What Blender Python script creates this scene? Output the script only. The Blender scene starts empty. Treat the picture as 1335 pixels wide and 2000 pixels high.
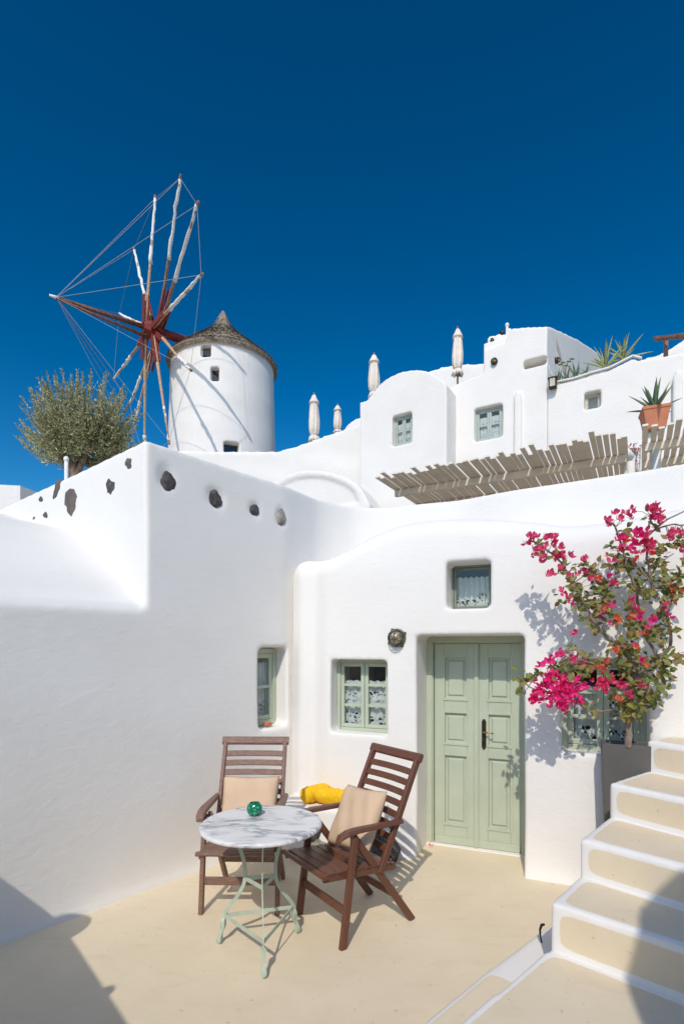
import bpy, bmesh, math, random
import numpy as np
from math import sin, cos, tan, pi, radians, sqrt, atan2
from mathutils import Vector, Matrix, Euler

random.seed(7)
RND = random.Random(11)
C = bpy.context.scene.collection
SC = bpy.context.scene

# ------------------------------------------------------------------ camera, world, sun, exposure
EYE = 1.70
FPX, CX, HY = 1044.0, 667.5, 1268.0          # focal length and horizon of the 1335x2000 photograph
cam_d = bpy.data.cameras.new('camera'); cam = bpy.data.objects.new('camera', cam_d); C.objects.link(cam)
cam.location = (0, 0, EYE); cam.rotation_euler = (pi/2, 0, 0)
cam_d.sensor_fit = 'VERTICAL'; cam_d.sensor_height = 36; cam_d.lens = 36*FPX/2000
cam_d.shift_y = (HY-1000)/2000; cam_d.clip_start = .05; cam_d.clip_end = 3000
SC.camera = cam

SUN_EL, SUN_AZ = radians(43.0), radians(192.5)     # bearing of the sun, clockwise from +Y
world = bpy.data.worlds.new('World'); SC.world = world; world.use_nodes = True
wn = world.node_tree; wn.nodes.clear()
sky = wn.nodes.new('ShaderNodeTexSky'); sky.sky_type = 'NISHITA'; sky.sun_disc = False
sky.sun_elevation = SUN_EL; sky.sun_rotation = SUN_AZ
sky.altitude = 0; sky.air_density = 1.0; sky.dust_density = 1.2; sky.ozone_density = 4.0
hsv = wn.nodes.new('ShaderNodeHueSaturation'); hsv.inputs['Saturation'].default_value = 1.19
hsv.inputs['Value'].default_value = 1.0; hsv.inputs['Hue'].default_value = 0.487
gm = wn.nodes.new('ShaderNodeGamma'); gm.inputs[1].default_value = 1.55      # the contrast of a polarised, clear sky
bg = wn.nodes.new('ShaderNodeBackground'); bg.inputs['Strength'].default_value = 0.0645
wo = wn.nodes.new('ShaderNodeOutputWorld')
wn.links.new(sky.outputs[0], gm.inputs[0]); wn.links.new(gm.outputs[0], hsv.inputs['Color']); wn.links.new(hsv.outputs[0], bg.inputs[0]); wn.links.new(bg.outputs[0], wo.inputs[0])
sl = bpy.data.lights.new('sun', 'SUN'); sl.energy = 3.25; sl.angle = radians(0.53); sl.color = (1.0, .92, .81)
sun = bpy.data.objects.new('sun', sl); C.objects.link(sun); sun.location = (-2, -8, 9)
SD = Vector((sin(SUN_AZ)*cos(SUN_EL), cos(SUN_AZ)*cos(SUN_EL), sin(SUN_EL)))
sun.rotation_euler = SD.to_track_quat('Z', 'Y').to_euler()
SC.view_settings.view_transform = 'Standard'; SC.view_settings.look = 'None'
SC.view_settings.exposure = -0.25; SC.view_settings.gamma = 1.0; SC.view_settings.use_curve_mapping = False
SC.render.engine = 'CYCLES'
SC.cycles.max_bounces = 14; SC.cycles.diffuse_bounces = 12; SC.cycles.transparent_max_bounces = 12

# ------------------------------------------------------------------ materials
def srgb(r, g, b):
    f = lambda c: (c/255/12.92) if c/255 <= .04045 else ((c/255+.055)/1.055)**2.4
    return (f(r), f(g), f(b), 1)
def newmat(name):
    m = bpy.data.materials.new(name); m.use_nodes = True
    return m, m.node_tree.nodes, m.node_tree.links, m.node_tree.nodes['Principled BSDF']
def mat(name, col, rough=.6, var=.10, vscale=8, bump=0, bscale=60, metal=0, spec=.4, col2=None, coord='Object', stretch=None, detail=6, dirt=0):
    m, N, L, P = newmat(name)
    P.inputs['Roughness'].default_value = rough; P.inputs['Metallic'].default_value = metal
    P.inputs['Specular IOR Level'].default_value = spec
    tc = N.new('ShaderNodeTexCoord'); mp = N.new('ShaderNodeMapping')
    L.new(tc.outputs[coord], mp.inputs[0])
    if stretch: mp.inputs['Scale'].default_value = stretch
    nz = N.new('ShaderNodeTexNoise'); nz.inputs['Scale'].default_value = vscale; nz.inputs['Detail'].default_value = detail
    L.new(mp.outputs[0], nz.inputs['Vector'])
    cr = N.new('ShaderNodeValToRGB'); cr.color_ramp.elements[0].position = .3; cr.color_ramp.elements[1].position = .7
    c2 = col2 or tuple(min(1, c*(1+var)) for c in col[:3])+(1,)
    c1 = col if col2 else tuple(c*(1-var) for c in col[:3])+(1,)
    cr.color_ramp.elements[0].color = c1; cr.color_ramp.elements[1].color = c2
    L.new(nz.outputs['Fac'], cr.inputs[0])
    out = cr.outputs[0]
    if dirt:
        n3 = N.new('ShaderNodeTexNoise'); n3.inputs['Scale'].default_value = 1.6; n3.inputs['Detail'].default_value = 9; n3.inputs['Roughness'].default_value = .7
        L.new(tc.outputs[coord], n3.inputs['Vector'])
        mr = N.new('ShaderNodeMapRange'); mr.inputs[1].default_value = .5; mr.inputs[2].default_value = .75; mr.inputs[3].default_value = 0; mr.inputs[4].default_value = dirt
        L.new(n3.outputs['Fac'], mr.inputs[0])
        mx = N.new('ShaderNodeMix'); mx.data_type = 'RGBA'; mx.blend_type = 'MULTIPLY'
        L.new(mr.outputs[0], mx.inputs[0]); L.new(out, mx.inputs[6]); mx.inputs[7].default_value = (.72, .66, .56, 1)
        out = mx.outputs[2]
    L.new(out, P.inputs['Base Color'])
    if bump:
        n2 = N.new('ShaderNodeTexNoise'); n2.inputs['Scale'].default_value = bscale; n2.inputs['Detail'].default_value = 8
        L.new(mp.outputs[0], n2.inputs['Vector'])
        b = N.new('ShaderNodeBump'); b.inputs['Strength'].default_value = 1.0; b.inputs['Distance'].default_value = bump
        L.new(n2.outputs['Fac'], b.inputs['Height']); L.new(b.outputs[0], P.inputs['Normal'])
    return m

def plaster_mat(name, col=(.81, .79, .752), bump=.0022):
    m, N, L, P = newmat(name)
    P.inputs['Roughness'].default_value = .85; P.inputs['Specular IOR Level'].default_value = .25
    g = N.new('ShaderNodeNewGeometry')
    n1 = N.new('ShaderNodeTexNoise'); n1.inputs['Scale'].default_value = 1.3; n1.inputs['Detail'].default_value = 8; n1.inputs['Roughness'].default_value = .6
    L.new(g.outputs['Position'], n1.inputs['Vector'])
    cr = N.new('ShaderNodeValToRGB'); e = cr.color_ramp.elements
    e[0].position = .25; e[1].position = .75
    e[0].color = (col[0]*.935, col[1]*.93, col[2]*.915, 1); e[1].color = (col[0], col[1], col[2], 1)
    L.new(n1.outputs['Fac'], cr.inputs[0])
    # fine specks of dirt
    v = N.new('ShaderNodeTexNoise'); v.inputs['Scale'].default_value = 34; v.inputs['Detail'].default_value = 3
    L.new(g.outputs['Position'], v.inputs['Vector'])
    mr = N.new('ShaderNodeMapRange'); mr.inputs[1].default_value = .70; mr.inputs[2].default_value = .80; mr.inputs[3].default_value = 0; mr.inputs[4].default_value = .22
    L.new(v.outputs['Fac'], mr.inputs[0])
    mx = N.new('ShaderNodeMix'); mx.data_type = 'RGBA'; L.new(mr.outputs[0], mx.inputs[0]); L.new(cr.outputs[0], mx.inputs[6]); mx.inputs[7].default_value = (.55, .53, .49, 1)
    L.new(mx.outputs[2], P.inputs['Base Color'])
    # trowel relief: coarse strokes + grain
    mp = N.new('ShaderNodeMapping'); mp.inputs['Scale'].default_value = (1, 1, 1.7); L.new(g.outputs['Position'], mp.inputs[0])
    n2 = N.new('ShaderNodeTexNoise'); n2.inputs['Scale'].default_value = 11; n2.inputs['Detail'].default_value = 9; n2.inputs['Roughness'].default_value = .62; n2.inputs['Distortion'].default_value = .4
    L.new(mp.outputs[0], n2.inputs['Vector'])
    b = N.new('ShaderNodeBump'); b.inputs['Strength'].default_value = .75; b.inputs['Distance'].default_value = bump*2.2
    n4 = N.new('ShaderNodeTexNoise'); n4.inputs['Scale'].default_value = 150; n4.inputs['Detail'].default_value = 3
    L.new(g.outputs['Position'], n4.inputs['Vector'])
    b2 = N.new('ShaderNodeBump'); b2.inputs['Strength'].default_value = .5; b2.inputs['Distance'].default_value = bump*.35
    L.new(n2.outputs['Fac'], b.inputs['Height']); L.new(n4.outputs['Fac'], b2.inputs['Height'])
    L.new(b.outputs[0], b2.inputs['Normal']); L.new(b2.outputs[0], P.inputs['Normal'])
    return m

M = {}
M['plaster'] = plaster_mat('whitewash')
M['plaster_far'] = plaster_mat('whitewash_far', bump=.004)
def floor_mat(name, masked=False):
    m, N, L, P = newmat(name)
    P.inputs['Roughness'].default_value = .7; P.inputs['Specular IOR Level'].default_value = .3
    g = N.new('ShaderNodeNewGeometry')
    n1 = N.new('ShaderNodeTexNoise'); n1.inputs['Scale'].default_value = 1.8; n1.inputs['Detail'].default_value = 9; n1.inputs['Roughness'].default_value = .65
    L.new(g.outputs['Position'], n1.inputs['Vector'])
    cr = N.new('ShaderNodeValToRGB'); e = cr.color_ramp.elements; e[0].position = .28; e[1].position = .72
    e[0].color = (.69, .585, .415, 1); e[1].color = (.765, .665, .495, 1)
    L.new(n1.outputs['Fac'], cr.inputs[0])
    n2 = N.new('ShaderNodeTexNoise'); n2.inputs['Scale'].default_value = 26; n2.inputs['Detail'].default_value = 4
    L.new(g.outputs['Position'], n2.inputs['Vector'])
    mr = N.new('ShaderNodeMapRange'); mr.inputs[1].default_value = .67; mr.inputs[2].default_value = .74; mr.inputs[4].default_value = .42
    L.new(n2.outputs['Fac'], mr.inputs[0])
    mx = N.new('ShaderNodeMix'); mx.data_type = 'RGBA'; L.new(mr.outputs[0], mx.inputs[0]); L.new(cr.outputs[0], mx.inputs[6]); mx.inputs[7].default_value = (.36, .27, .17, 1)
    # faint scuffs
    mp = N.new('ShaderNodeMapping'); mp.inputs['Scale'].default_value = (1, 4, 1); mp.inputs['Rotation'].default_value = (0, 0, .6)
    L.new(g.outputs['Position'], mp.inputs[0])
    n5 = N.new('ShaderNodeTexNoise'); n5.inputs['Scale'].default_value = 3.2; n5.inputs['Detail'].default_value = 10; n5.inputs['Distortion'].default_value = 1.0
    L.new(mp.outputs[0], n5.inputs['Vector'])
    mr5 = N.new('ShaderNodeMapRange'); mr5.inputs[1].default_value = .56; mr5.inputs[2].default_value = .72; mr5.inputs[4].default_value = .16
    L.new(n5.outputs['Fac'], mr5.inputs[0])
    mx5 = N.new('ShaderNodeMix'); mx5.data_type = 'RGBA'; L.new(mr5.outputs[0], mx5.inputs[0]); L.new(mx.outputs[2], mx5.inputs[6]); mx5.inputs[7].default_value = (.50, .39, .25, 1)
    out = mx5.outputs[2]
    if masked:
        at = N.new('ShaderNodeAttribute'); at.attribute_name = 'paint'
        n3 = N.new('ShaderNodeTexNoise'); n3.inputs['Scale'].default_value = 30; n3.inputs['Detail'].default_value = 4; L.new(g.outputs['Position'], n3.inputs['Vector'])
        ms = N.new('ShaderNodeMath'); ms.operation = 'MULTIPLY_ADD'; L.new(n3.outputs['Fac'], ms.inputs[0]); ms.inputs[1].default_value = .008; L.new(at.outputs['Fac'], ms.inputs[2])
        m3 = N.new('ShaderNodeMapRange'); m3.inputs[1].default_value = .002; m3.inputs[2].default_value = .007
        L.new(ms.outputs[0], m3.inputs[0])
        mw = N.new('ShaderNodeMix'); mw.data_type = 'RGBA'; L.new(m3.outputs[0], mw.inputs[0]); mw.inputs[6].default_value = (.80, .785, .75, 1); L.new(out, mw.inputs[7])
        out = mw.outputs[2]
    L.new(out, P.inputs['Base Color'])
    n4 = N.new('ShaderNodeTexNoise'); n4.inputs['Scale'].default_value = 14; n4.inputs['Detail'].default_value = 9
    L.new(g.outputs['Position'], n4.inputs['Vector'])
    b = N.new('ShaderNodeBump'); b.inputs['Strength'].default_value = .6; b.inputs['Distance'].default_value = .004
    L.new(n4.outputs['Fac'], b.inputs['Height']); L.new(b.outputs[0], P.inputs['Normal'])
    return m
M['floor'] = floor_mat('painted_floor'); M['steps'] = floor_mat('painted_steps', True)
M['green'] = mat('sage_paint', (.44, .49, .375, 1), .45, .05, 5, .0006, 90)
M['green_far'] = mat('grey_green_paint', (.40, .45, .40, 1), .5, .05, 5)
M['wood'] = mat('mahogany', (.092, .034, .020, 1), .38, .0, 7, .0008, 60, col2=(.18, .075, .045, 1), stretch=(3, 40, 40))
M['wood_w'] = mat('weathered_mahogany', (.13, .062, .042, 1), .5, .0, 7, .0012, 60, col2=(.30, .19, .145, 1), stretch=(3, 40, 40))
M['iron'] = mat('pale_green_iron', (.42, .50, .40, 1), .5, .12, 14, .0008, 120)
M['stone'] = mat('volcanic_stone', (.035, .033, .034, 1), .9, 0, 25, .006, 70, col2=(.12, .11, .105, 1))
M['stone_b'] = mat('brown_volcanic_stone', (.10, .078, .068, 1), .9, 0, 12, .003, 90, col2=(.16, .13, .115, 1))
M['stone_g'] = mat('grey_field_stone', (.16, .145, .12, 1), .85, 0, 12, .006, 60, col2=(.42, .39, .34, 1))
M['cushion'] = mat('beige_canvas', (.62, .45, .30, 1), .85, .05, 7, .0008, 500)
M['yellow'] = mat('yellow_terry', (.85, .50, .01, 1), .95, .10, 30, .004, 180)
M['terracotta'] = mat('terracotta', (.50, .19, .10, 1), .8, .12, 6, .002, 60)
M['dark'] = mat('near_black', (.012, .012, .012, 1), .9, .1, 3)  # near-black: unlit room shade as colour, also the keyhole and pipe end
M['bronze'] = mat('dark_bronze', (.06, .045, .03, 1), .4, .2, 30, metal=.7)
M['brass'] = mat('worn_brass', (.35, .24, .11, 1), .35, .2, 30, metal=.8)
M['oldmetal'] = mat('patinated_brass', (.13, .13, .10, 1), .5, .4, 40, metal=.5)
M['planter'] = mat('taupe_planter', (.105, .098, .093, 1), .6, .10, 6, .001, 60)
M['soil'] = mat('soil', (.02, .014, .01, 1), .95, .3, 40, .01, 60)
M['bark'] = mat('bark', (.16, .12, .09, 1), .9, 0, 20, .004, 60, col2=(.30, .24, .19, 1))
M['bark_o'] = mat('olive_bark', (.17, .11, .075, 1), .9, 0, 20, .006, 40, col2=(.33, .24, .17, 1))
M['slat'] = mat('taupe_slat', (.78, .715, .61, 1), .75, .07, 3, .001, 60)
M['redwood'] = mat('oxblood_wood', (.17, .022, .018, 1), .6, 0, 9, .002, 40, col2=(.26, .045, .035, 1), stretch=(1, 1, 1))
M['ochrewood'] = mat('bare_wood_pole', (.36, .22, .13, 1), .7, 0, 9, .003, 40, col2=(.58, .42, .28, 1))
M['darkpole'] = mat('dark_red_brown_pole', (.09, .035, .028, 1), .7, 0, 9, .003, 40, col2=(.24, .12, .09, 1))
M['brownpole'] = mat('aged_brown_pole', (.20, .095, .06, 1), .7, 0, 9, .003, 40, col2=(.38, .24, .17, 1))
M['canvas'] = mat('furled_canvas', (.78, .77, .74, 1), .9, .06, 8, .02, 18)
M['umbrella'] = mat('cream_canvas', (.76, .68, .59, 1), .9, .06, 3, .01, 20)
M['thatch'] = mat('thatch', (.22, .18, .135, 1), .95, 0, 6, .06, 25, col2=(.42, .35, .27, 1), stretch=(1, 1, .3))
M['straw'] = mat('straw', (.40, .31, .20, 1), .9, .2, 6)
M['rope'] = mat('grey_rope', (.30, .30, .33, 1), .8, .1, 6)
M['green_shade'] = mat('shade_darkened_green', (.22, .25, .20, 1), .5, .06, 6)  # green darkened to put the soffit's shade into the paint
M['tan'] = mat('tan_plaster_window', (.55, .50, .42, 1), .8, .1, 6)
M['greypost'] = mat('white_painted_wood', (.72, .71, .68, 1), .6, .05, 6)
M['agave'] = mat('agave_leaf', (.10, .17, .085, 1), .5, 0, 5, 0, col2=(.17, .25, .13, 1))
M['agave_v'] = mat('variegated_agave_leaf', (.16, .22, .09, 1), .5, 0, 30, 0, col2=(.50, .50, .24, 1), stretch=(1, 1, .1))
M['whitemetal'] = mat('white_metal', (.75, .75, .73, 1), .5, .05, 6)
def leafmat(name, col, col2, trans=.35):
    m, N, L, P = newmat(name)
    oi = N.new('ShaderNodeNewGeometry')
    cr = N.new('ShaderNodeValToRGB'); cr.color_ramp.elements[0].color = col; cr.color_ramp.elements[1].color = col2
    L.new(oi.outputs['Random Per Island'], cr.inputs[0])
    L.new(cr.outputs[0], P.inputs['Base Color']); P.inputs['Roughness'].default_value = .5
    t = N.new('ShaderNodeBsdfTranslucent'); L.new(cr.outputs[0], t.inputs[0])
    mx = N.new('ShaderNodeMixShader'); mx.inputs[0].default_value = trans
    L.new(P.outputs[0], mx.inputs[1]); L.new(t.outputs[0], mx.inputs[2]); L.new(mx.outputs[0], N['Material Output'].inputs[0])
    return m
M['leaf'] = leafmat('bougainvillea_leaf', (.09, .13, .025, 1), (.27, .27, .06, 1), .3)
M['leaf_r'] = leafmat('reddish_leaf', (.22, .13, .04, 1), (.34, .24, .07, 1))
M['bract'] = leafmat('magenta_bract', (.80, .015, .20, 1), (.90, .06, .32, 1), .3)
M['bract_p'] = leafmat('pink_bract', (.74, .03, .17, 1), (.84, .13, .25, 1), .35)
M['bract_o'] = leafmat('orange_bract', (.80, .09, .03, 1), (.85, .22, .10, 1), .3)
M['olive'] = leafmat('olive_leaf', (.15, .18, .045, 1), (.68, .66, .38, 1), .3)

def glass_mat():
    m, N, L, P = newmat('window_glass'); N.remove(P)
    lw = N.new('ShaderNodeLayerWeight'); lw.inputs[0].default_value = .5
    pw = N.new('ShaderNodeMath'); pw.operation = 'POWER'; pw.inputs[1].default_value = 5; L.new(lw.outputs['Facing'], pw.inputs[0])
    fr = N.new('ShaderNodeMath'); fr.operation = 'MULTIPLY_ADD'; fr.inputs[1].default_value = .9; fr.inputs[2].default_value = .035; L.new(pw.outputs[0], fr.inputs[0])
    t = N.new('ShaderNodeBsdfTransparent'); t.inputs[0].default_value = (.90, .93, .92, 1)
    gl = N.new('ShaderNodeBsdfGlossy'); gl.inputs['Roughness'].default_value = .02
    mx = N.new('ShaderNodeMixShader'); L.new(fr.outputs[0], mx.inputs[0]); L.new(t.outputs[0], mx.inputs[1]); L.new(gl.outputs[0], mx.inputs[2])
    L.new(mx.outputs[0], N['Material Output'].inputs[0]); return m
M['glass'] = glass_mat()
def lace_mat():
    m, N, L, P = newmat('lace')
    P.inputs['Base Color'].default_value = (.78, .78, .77, 1); P.inputs['Roughness'].default_value = .9
    tc = N.new('ShaderNodeTexCoord')
    sep = N.new('ShaderNodeSeparateXYZ'); L.new(tc.outputs['Generated'], sep.inputs[0])
    v = N.new('ShaderNodeTexVoronoi'); v.feature = 'DISTANCE_TO_EDGE'; v.inputs['Scale'].default_value = 26
    L.new(tc.outputs['Object'], v.inputs['Vector'])
    v2 = N.new('ShaderNodeTexNoise'); v2.inputs['Scale'].default_value = 17; v2.inputs['Detail'].default_value = 1
    L.new(tc.outputs['Object'], v2.inputs['Vector'])
    mr = N.new('ShaderNodeMapRange'); mr.inputs[1].default_value = .10; mr.inputs[2].default_value = .16
    L.new(v.outputs['Distance'], mr.inputs[0])
    mr2 = N.new('ShaderNodeMapRange'); mr2.inputs[1].default_value = .50; mr2.inputs[2].default_value = .53
    L.new(v2.outputs['Fac'], mr2.inputs[0])
    w = N.new('ShaderNodeMath'); w.operation = 'MULTIPLY'; L.new(mr.outputs[0], w.inputs[0]); L.new(mr2.outputs[0], w.inputs[1])
    bot = N.new('ShaderNodeMapRange'); bot.inputs[1].default_value = .50; bot.inputs[2].default_value = .46   # lace only on the lower tier
    L.new(sep.outputs['Z'], bot.inputs[0])
    h = N.new('ShaderNodeMath'); h.operation = 'MULTIPLY'; L.new(w.outputs[0], h.inputs[0]); L.new(bot.outputs[0], h.inputs[1])
    a = N.new('ShaderNodeMath'); a.operation = 'SUBTRACT'; a.inputs[0].default_value = .93; L.new(h.outputs[0], a.inputs[1]); a.use_clamp = True
    t = N.new('ShaderNodeBsdfTransparent'); mx = N.new('ShaderNodeMixShader')
    L.new(a.outputs[0], mx.inputs[0]); L.new(t.outputs[0], mx.inputs[1]); L.new(P.outputs[0], mx.inputs[2])
    L.new(mx.outputs[0], N['Material Output'].inputs[0]); return m
M['lace'] = lace_mat()
def marble_mat():
    m, N, L, P = newmat('veined_marble'); P.inputs['Roughness'].default_value = .42
    tc = N.new('ShaderNodeTexCoord'); mp = N.new('ShaderNodeMapping'); mp.inputs['Rotation'].default_value = (0, 0, .35); mp.inputs['Scale'].default_value = (1.6, 5.0, 1)
    L.new(tc.outputs['Object'], mp.inputs[0])
    n = N.new('ShaderNodeTexNoise'); n.inputs['Scale'].default_value = 2.3; n.inputs['Detail'].default_value = 10; n.inputs['Roughness'].default_value = .62; n.inputs['Distortion'].default_value = .9
    L.new(mp.outputs[0], n.inputs['Vector'])
    s = N.new('ShaderNodeMath'); s.operation = 'SUBTRACT'; s.inputs[1].default_value = .52; L.new(n.outputs['Fac'], s.inputs[0])
    ab = N.new('ShaderNodeMath'); ab.operation = 'ABSOLUTE'; L.new(s.outputs[0], ab.inputs[0])
    cr = N.new('ShaderNodeValToRGB'); e = cr.color_ramp.elements
    e[0].position = 0; e[0].color = (.20, .20, .215, 1); e[1].position = .075; e[1].color = (.77, .76, .725, 1)
    q = e.new(.022); q.color = (.42, .42, .44, 1)
    n2 = N.new('ShaderNodeTexNoise'); n2.inputs['Scale'].default_value = 5; L.new(tc.outputs['Object'], n2.inputs['Vector'])
    mr = N.new('ShaderNodeMapRange'); mr.inputs[1].default_value = .42; mr.inputs[2].default_value = .62; mr.inputs[3].default_value = .1; mr.inputs[4].default_value = 1
    L.new(n2.outputs['Fac'], mr.inputs[0])
    mx = N.new('ShaderNodeMix'); mx.data_type = 'RGBA'; L.new(mr.outputs[0], mx.inputs[0]); mx.inputs[6].default_value = (.76, .75, .72, 1)
    L.new(ab.outputs[0], cr.inputs[0]); L.new(cr.outputs[0], mx.inputs[7]); L.new(mx.outputs[2], P.inputs['Base Color']); return m
M['marble'] = marble_mat()
def green_glass():
    m, N, L, P = newmat('green_glass'); P.inputs['Base Color'].default_value = (.01, .42, .20, 1); P.inputs['Roughness'].default_value = .12
    P.inputs['Transmission Weight'].default_value = .25; P.inputs['IOR'].default_value = 1.45
    tc = N.new('ShaderNodeTexCoord'); v = N.new('ShaderNodeTexVoronoi'); v.inputs['Scale'].default_value = 55; L.new(tc.outputs['Object'], v.inputs['Vector'])
    cr = N.new('ShaderNodeValToRGB'); cr.color_ramp.elements[0].color = (.30, .75, .50, 1); cr.color_ramp.elements[1].color = (.0, .22, .11, 1); cr.color_ramp.elements[1].position = .45
    L.new(v.outputs['Distance'], cr.inputs[0]); L.new(cr.outputs[0], P.inputs['Base Color'])
    b = N.new('ShaderNodeBump'); b.inputs['Distance'].default_value = .004; L.new(v.outputs['Distance'], b.inputs['Height']); L.new(b.outputs[0], P.inputs['Normal'])
    return m
M['greenglass'] = green_glass()

# ------------------------------------------------------------------ helpers
def srf(px, py, Y):                                 # point of the photograph at depth Y
    return Vector(((px-CX)/FPX*Y, Y, EYE-(py-HY)/FPX*Y))
def atz(px, py, z):
    return srf(px, py, (EYE-z)*FPX/(py-HY))
def bearing(b): b = radians(b); return Vector((sin(b), cos(b)))
class Plane:                                        # a vertical wall plane: s along it, n into it, z up
    def __init__(self, o, d):
        self.o = Vector(o[:2]); self.d = Vector(d[:2]).normalized(); self.n = Vector((-self.d.y, self.d.x))
        self.mx = Matrix.Translation((self.o.x, self.o.y, 0)) @ Matrix.Rotation(atan2(self.d.y, self.d.x), 4, 'Z')
    def sz(self, px, py, n=0.0):
        r = Vector(((px-CX)/FPX, 1.0)); q = self.o + self.n*n
        t = q.dot(self.n)/r.dot(self.n); p = r*t
        return ((p-self.o).dot(self.d), EYE-(py-HY)/FPX*t)
    def w(self, s, n, z): p = self.o+self.d*s+self.n*n; return Vector((p.x, p.y, z))
    def poly(self, pts, n=0.0): return [self.sz(x, y, n) for x, y in pts]
def catmull(pts, k=6):
    out = []
    for i in range(len(pts)-1):
        p0 = pts[max(i-1, 0)]; p1 = pts[i]; p2 = pts[i+1]; p3 = pts[min(i+2, len(pts)-1)]
        for j in range(k):
            t = j/k
            out.append(tuple(.5*((2*b)+(-a+c)*t+(2*a-5*b+4*c-d)*t*t+(-a+3*b-3*c+d)*t**3) for a, b, c, d in zip(p0, p1, p2, p3)))
    out.append(tuple(pts[-1])); return out
def tag(o, label=None, cat=None, group=None, kind=None):
    if label: o['label'] = label
    if cat: o['category'] = cat
    if group: o['group'] = group
    if kind: o['kind'] = kind
    return o
def setparent(o, parent):
    if parent is not None:
        o.parent = parent
        m = parent
        o.matrix_parent_inverse = WORLD(parent).inverted()
def WORLD(o):
    m = Matrix.LocRotScale(o.location, o.rotation_euler, o.scale)
    if o.parent: m = WORLD(o.parent) @ o.matrix_parent_inverse @ m
    return m
def empty(name, loc, label=None, cat=None, group=None, rz=0):
    o = bpy.data.objects.new(name, None); o.empty_display_size = .1; C.objects.link(o)
    o.location = loc; o.rotation_euler = (0, 0, rz)
    return tag(o, label, cat, group)
def link(name, me, m, parent=None, xf=None, smooth=True):
    me.materials.clear(); 
    for mm in (m if isinstance(m, (list, tuple)) else [m]): me.materials.append(mm)
    if smooth: me.shade_smooth()
    o = bpy.data.objects.new(name, me); C.objects.link(o)
    if xf is not None: o.matrix_basis = xf
    setparent(o, parent); return o
class MB:
    """collects shapes into one mesh"""
    def __init__(self, xf=None): self.v = []; self.f = []; self.xf = xf or Matrix.Identity(4)
    def add(self, V, F):
        k = len(self.v); self.v += [tuple(self.xf @ Vector(p)) for p in V]; self.f += [tuple(i+k for i in f) for f in F]; return self
    def box(self, x0, x1, y0, y1, z0, z1):
        V = [(x, y, z) for z in (z0, z1) for x, y in ((x0, y0), (x1, y0), (x1, y1), (x0, y1))]
        return self.add(V, [(3, 2, 1, 0), (4, 5, 6, 7), (0, 1, 5, 4), (1, 2, 6, 5), (2, 3, 7, 6), (3, 0, 4, 7)])
    def cbox(self, x0, x1, y0, y1, z0, z1, c=.004):    # box with chamfered edges
        c = min(c, (x1-x0)*.3, (y1-y0)*.3, (z1-z0)*.3)
        bm = bmesh.new(); bmesh.ops.create_cube(bm, size=1)
        for v in bm.verts: v.co = Vector(((x0+x1)/2+v.co.x*(x1-x0), (y0+y1)/2+v.co.y*(y1-y0), (z0+z1)/2+v.co.z*(z1-z0)))
        bmesh.ops.bevel(bm, geom=bm.edges[:], offset=c, segments=1, affect='EDGES', profile=.5)
        bm.verts.index_update(); V = [v.co.copy() for v in bm.verts]; F = [[v.index for v in f.verts] for f in bm.faces]; bm.free()
        return self.add(V, F)
    def bar(self, a, b, w, t, up=(0, 0, 1), w2=None, t2=None, c=.004):   # rectangular bar from a to b with chamfers
        a = Vector(a); b = Vector(b); d = (b-a).normalized(); u = Vector(up)
        s = d.cross(u)
        if s.length < 1e-4: s = d.cross(Vector((0, 1, 0)))
        s.normalize(); u = s.cross(d); V = []
        for p, ww, tt in ((a, w, t), (b, w2 or w, t2 or t)):
            cc = min(c, ww*.3, tt*.3)
            for x, y in ((-ww/2+cc, -tt/2), (ww/2-cc, -tt/2), (ww/2, -tt/2+cc), (ww/2, tt/2-cc), (ww/2-cc, tt/2), (-ww/2+cc, tt/2), (-ww/2, tt/2-cc), (-ww/2, -tt/2+cc)):
                V.append(p+s*x+u*y)
        F = [tuple(reversed(range(8))), tuple(range(8, 16))]+[(i, (i+1) % 8, 8+(i+1) % 8, 8+i) for i in range(8)]
        return self.add(V, F)
    def tube(self, pts, r, seg=8, cap=True):
        P = [Vector(p) for p in pts]; n = len(P); R = r if isinstance(r, (list, tuple)) else [r]*n
        V = []; F = []; ref = None
        for i, p in enumerate(P):
            d = (P[min(i+1, n-1)]-P[max(i-1, 0)]).normalized()
            if ref is None: ref = d.orthogonal().normalized()
            ref = (ref-d*ref.dot(d)).normalized(); q = d.cross(ref)
            for j in range(seg):
                a = 2*pi*j/seg; V.append(p+(ref*cos(a)+q*sin(a))*R[i])
        for i in range(n-1):
            for j in range(seg): F.append((i*seg+j, i*seg+(j+1) % seg, (i+1)*seg+(j+1) % seg, (i+1)*seg+j))
        if cap: F += [tuple(reversed(range(seg))), tuple(range((n-1)*seg, n*seg))]
        return self.add(V, F)
    def lathe(self, prof, seg=32, c=(0, 0, 0)):
        V = []; F = []
        for r, z in prof:
            for j in range(seg): a = 2*pi*j/seg; V.append((c[0]+r*cos(a), c[1]+r*sin(a), c[2]+z))
        n = len(prof)
        for i in range(n-1):
            for j in range(seg): F.append((i*seg+j, i*seg+(j+1) % seg, (i+1)*seg+(j+1) % seg, (i+1)*seg+j))
        F += [tuple(reversed(range(seg))), tuple(range((n-1)*seg, n*seg))]
        return self.add(V, F)
    def prism_sz(self, poly, n0, n1):
        k = len(poly); V = [(s, n0, z) for s, z in poly]+[(s, n1, z) for s, z in poly]
        F = [tuple(range(k)), tuple(reversed(range(k, 2*k)))]+[(i, k+i, k+(i+1) % k, (i+1) % k) for i in range(k)]
        return self.add(V, F)
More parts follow.
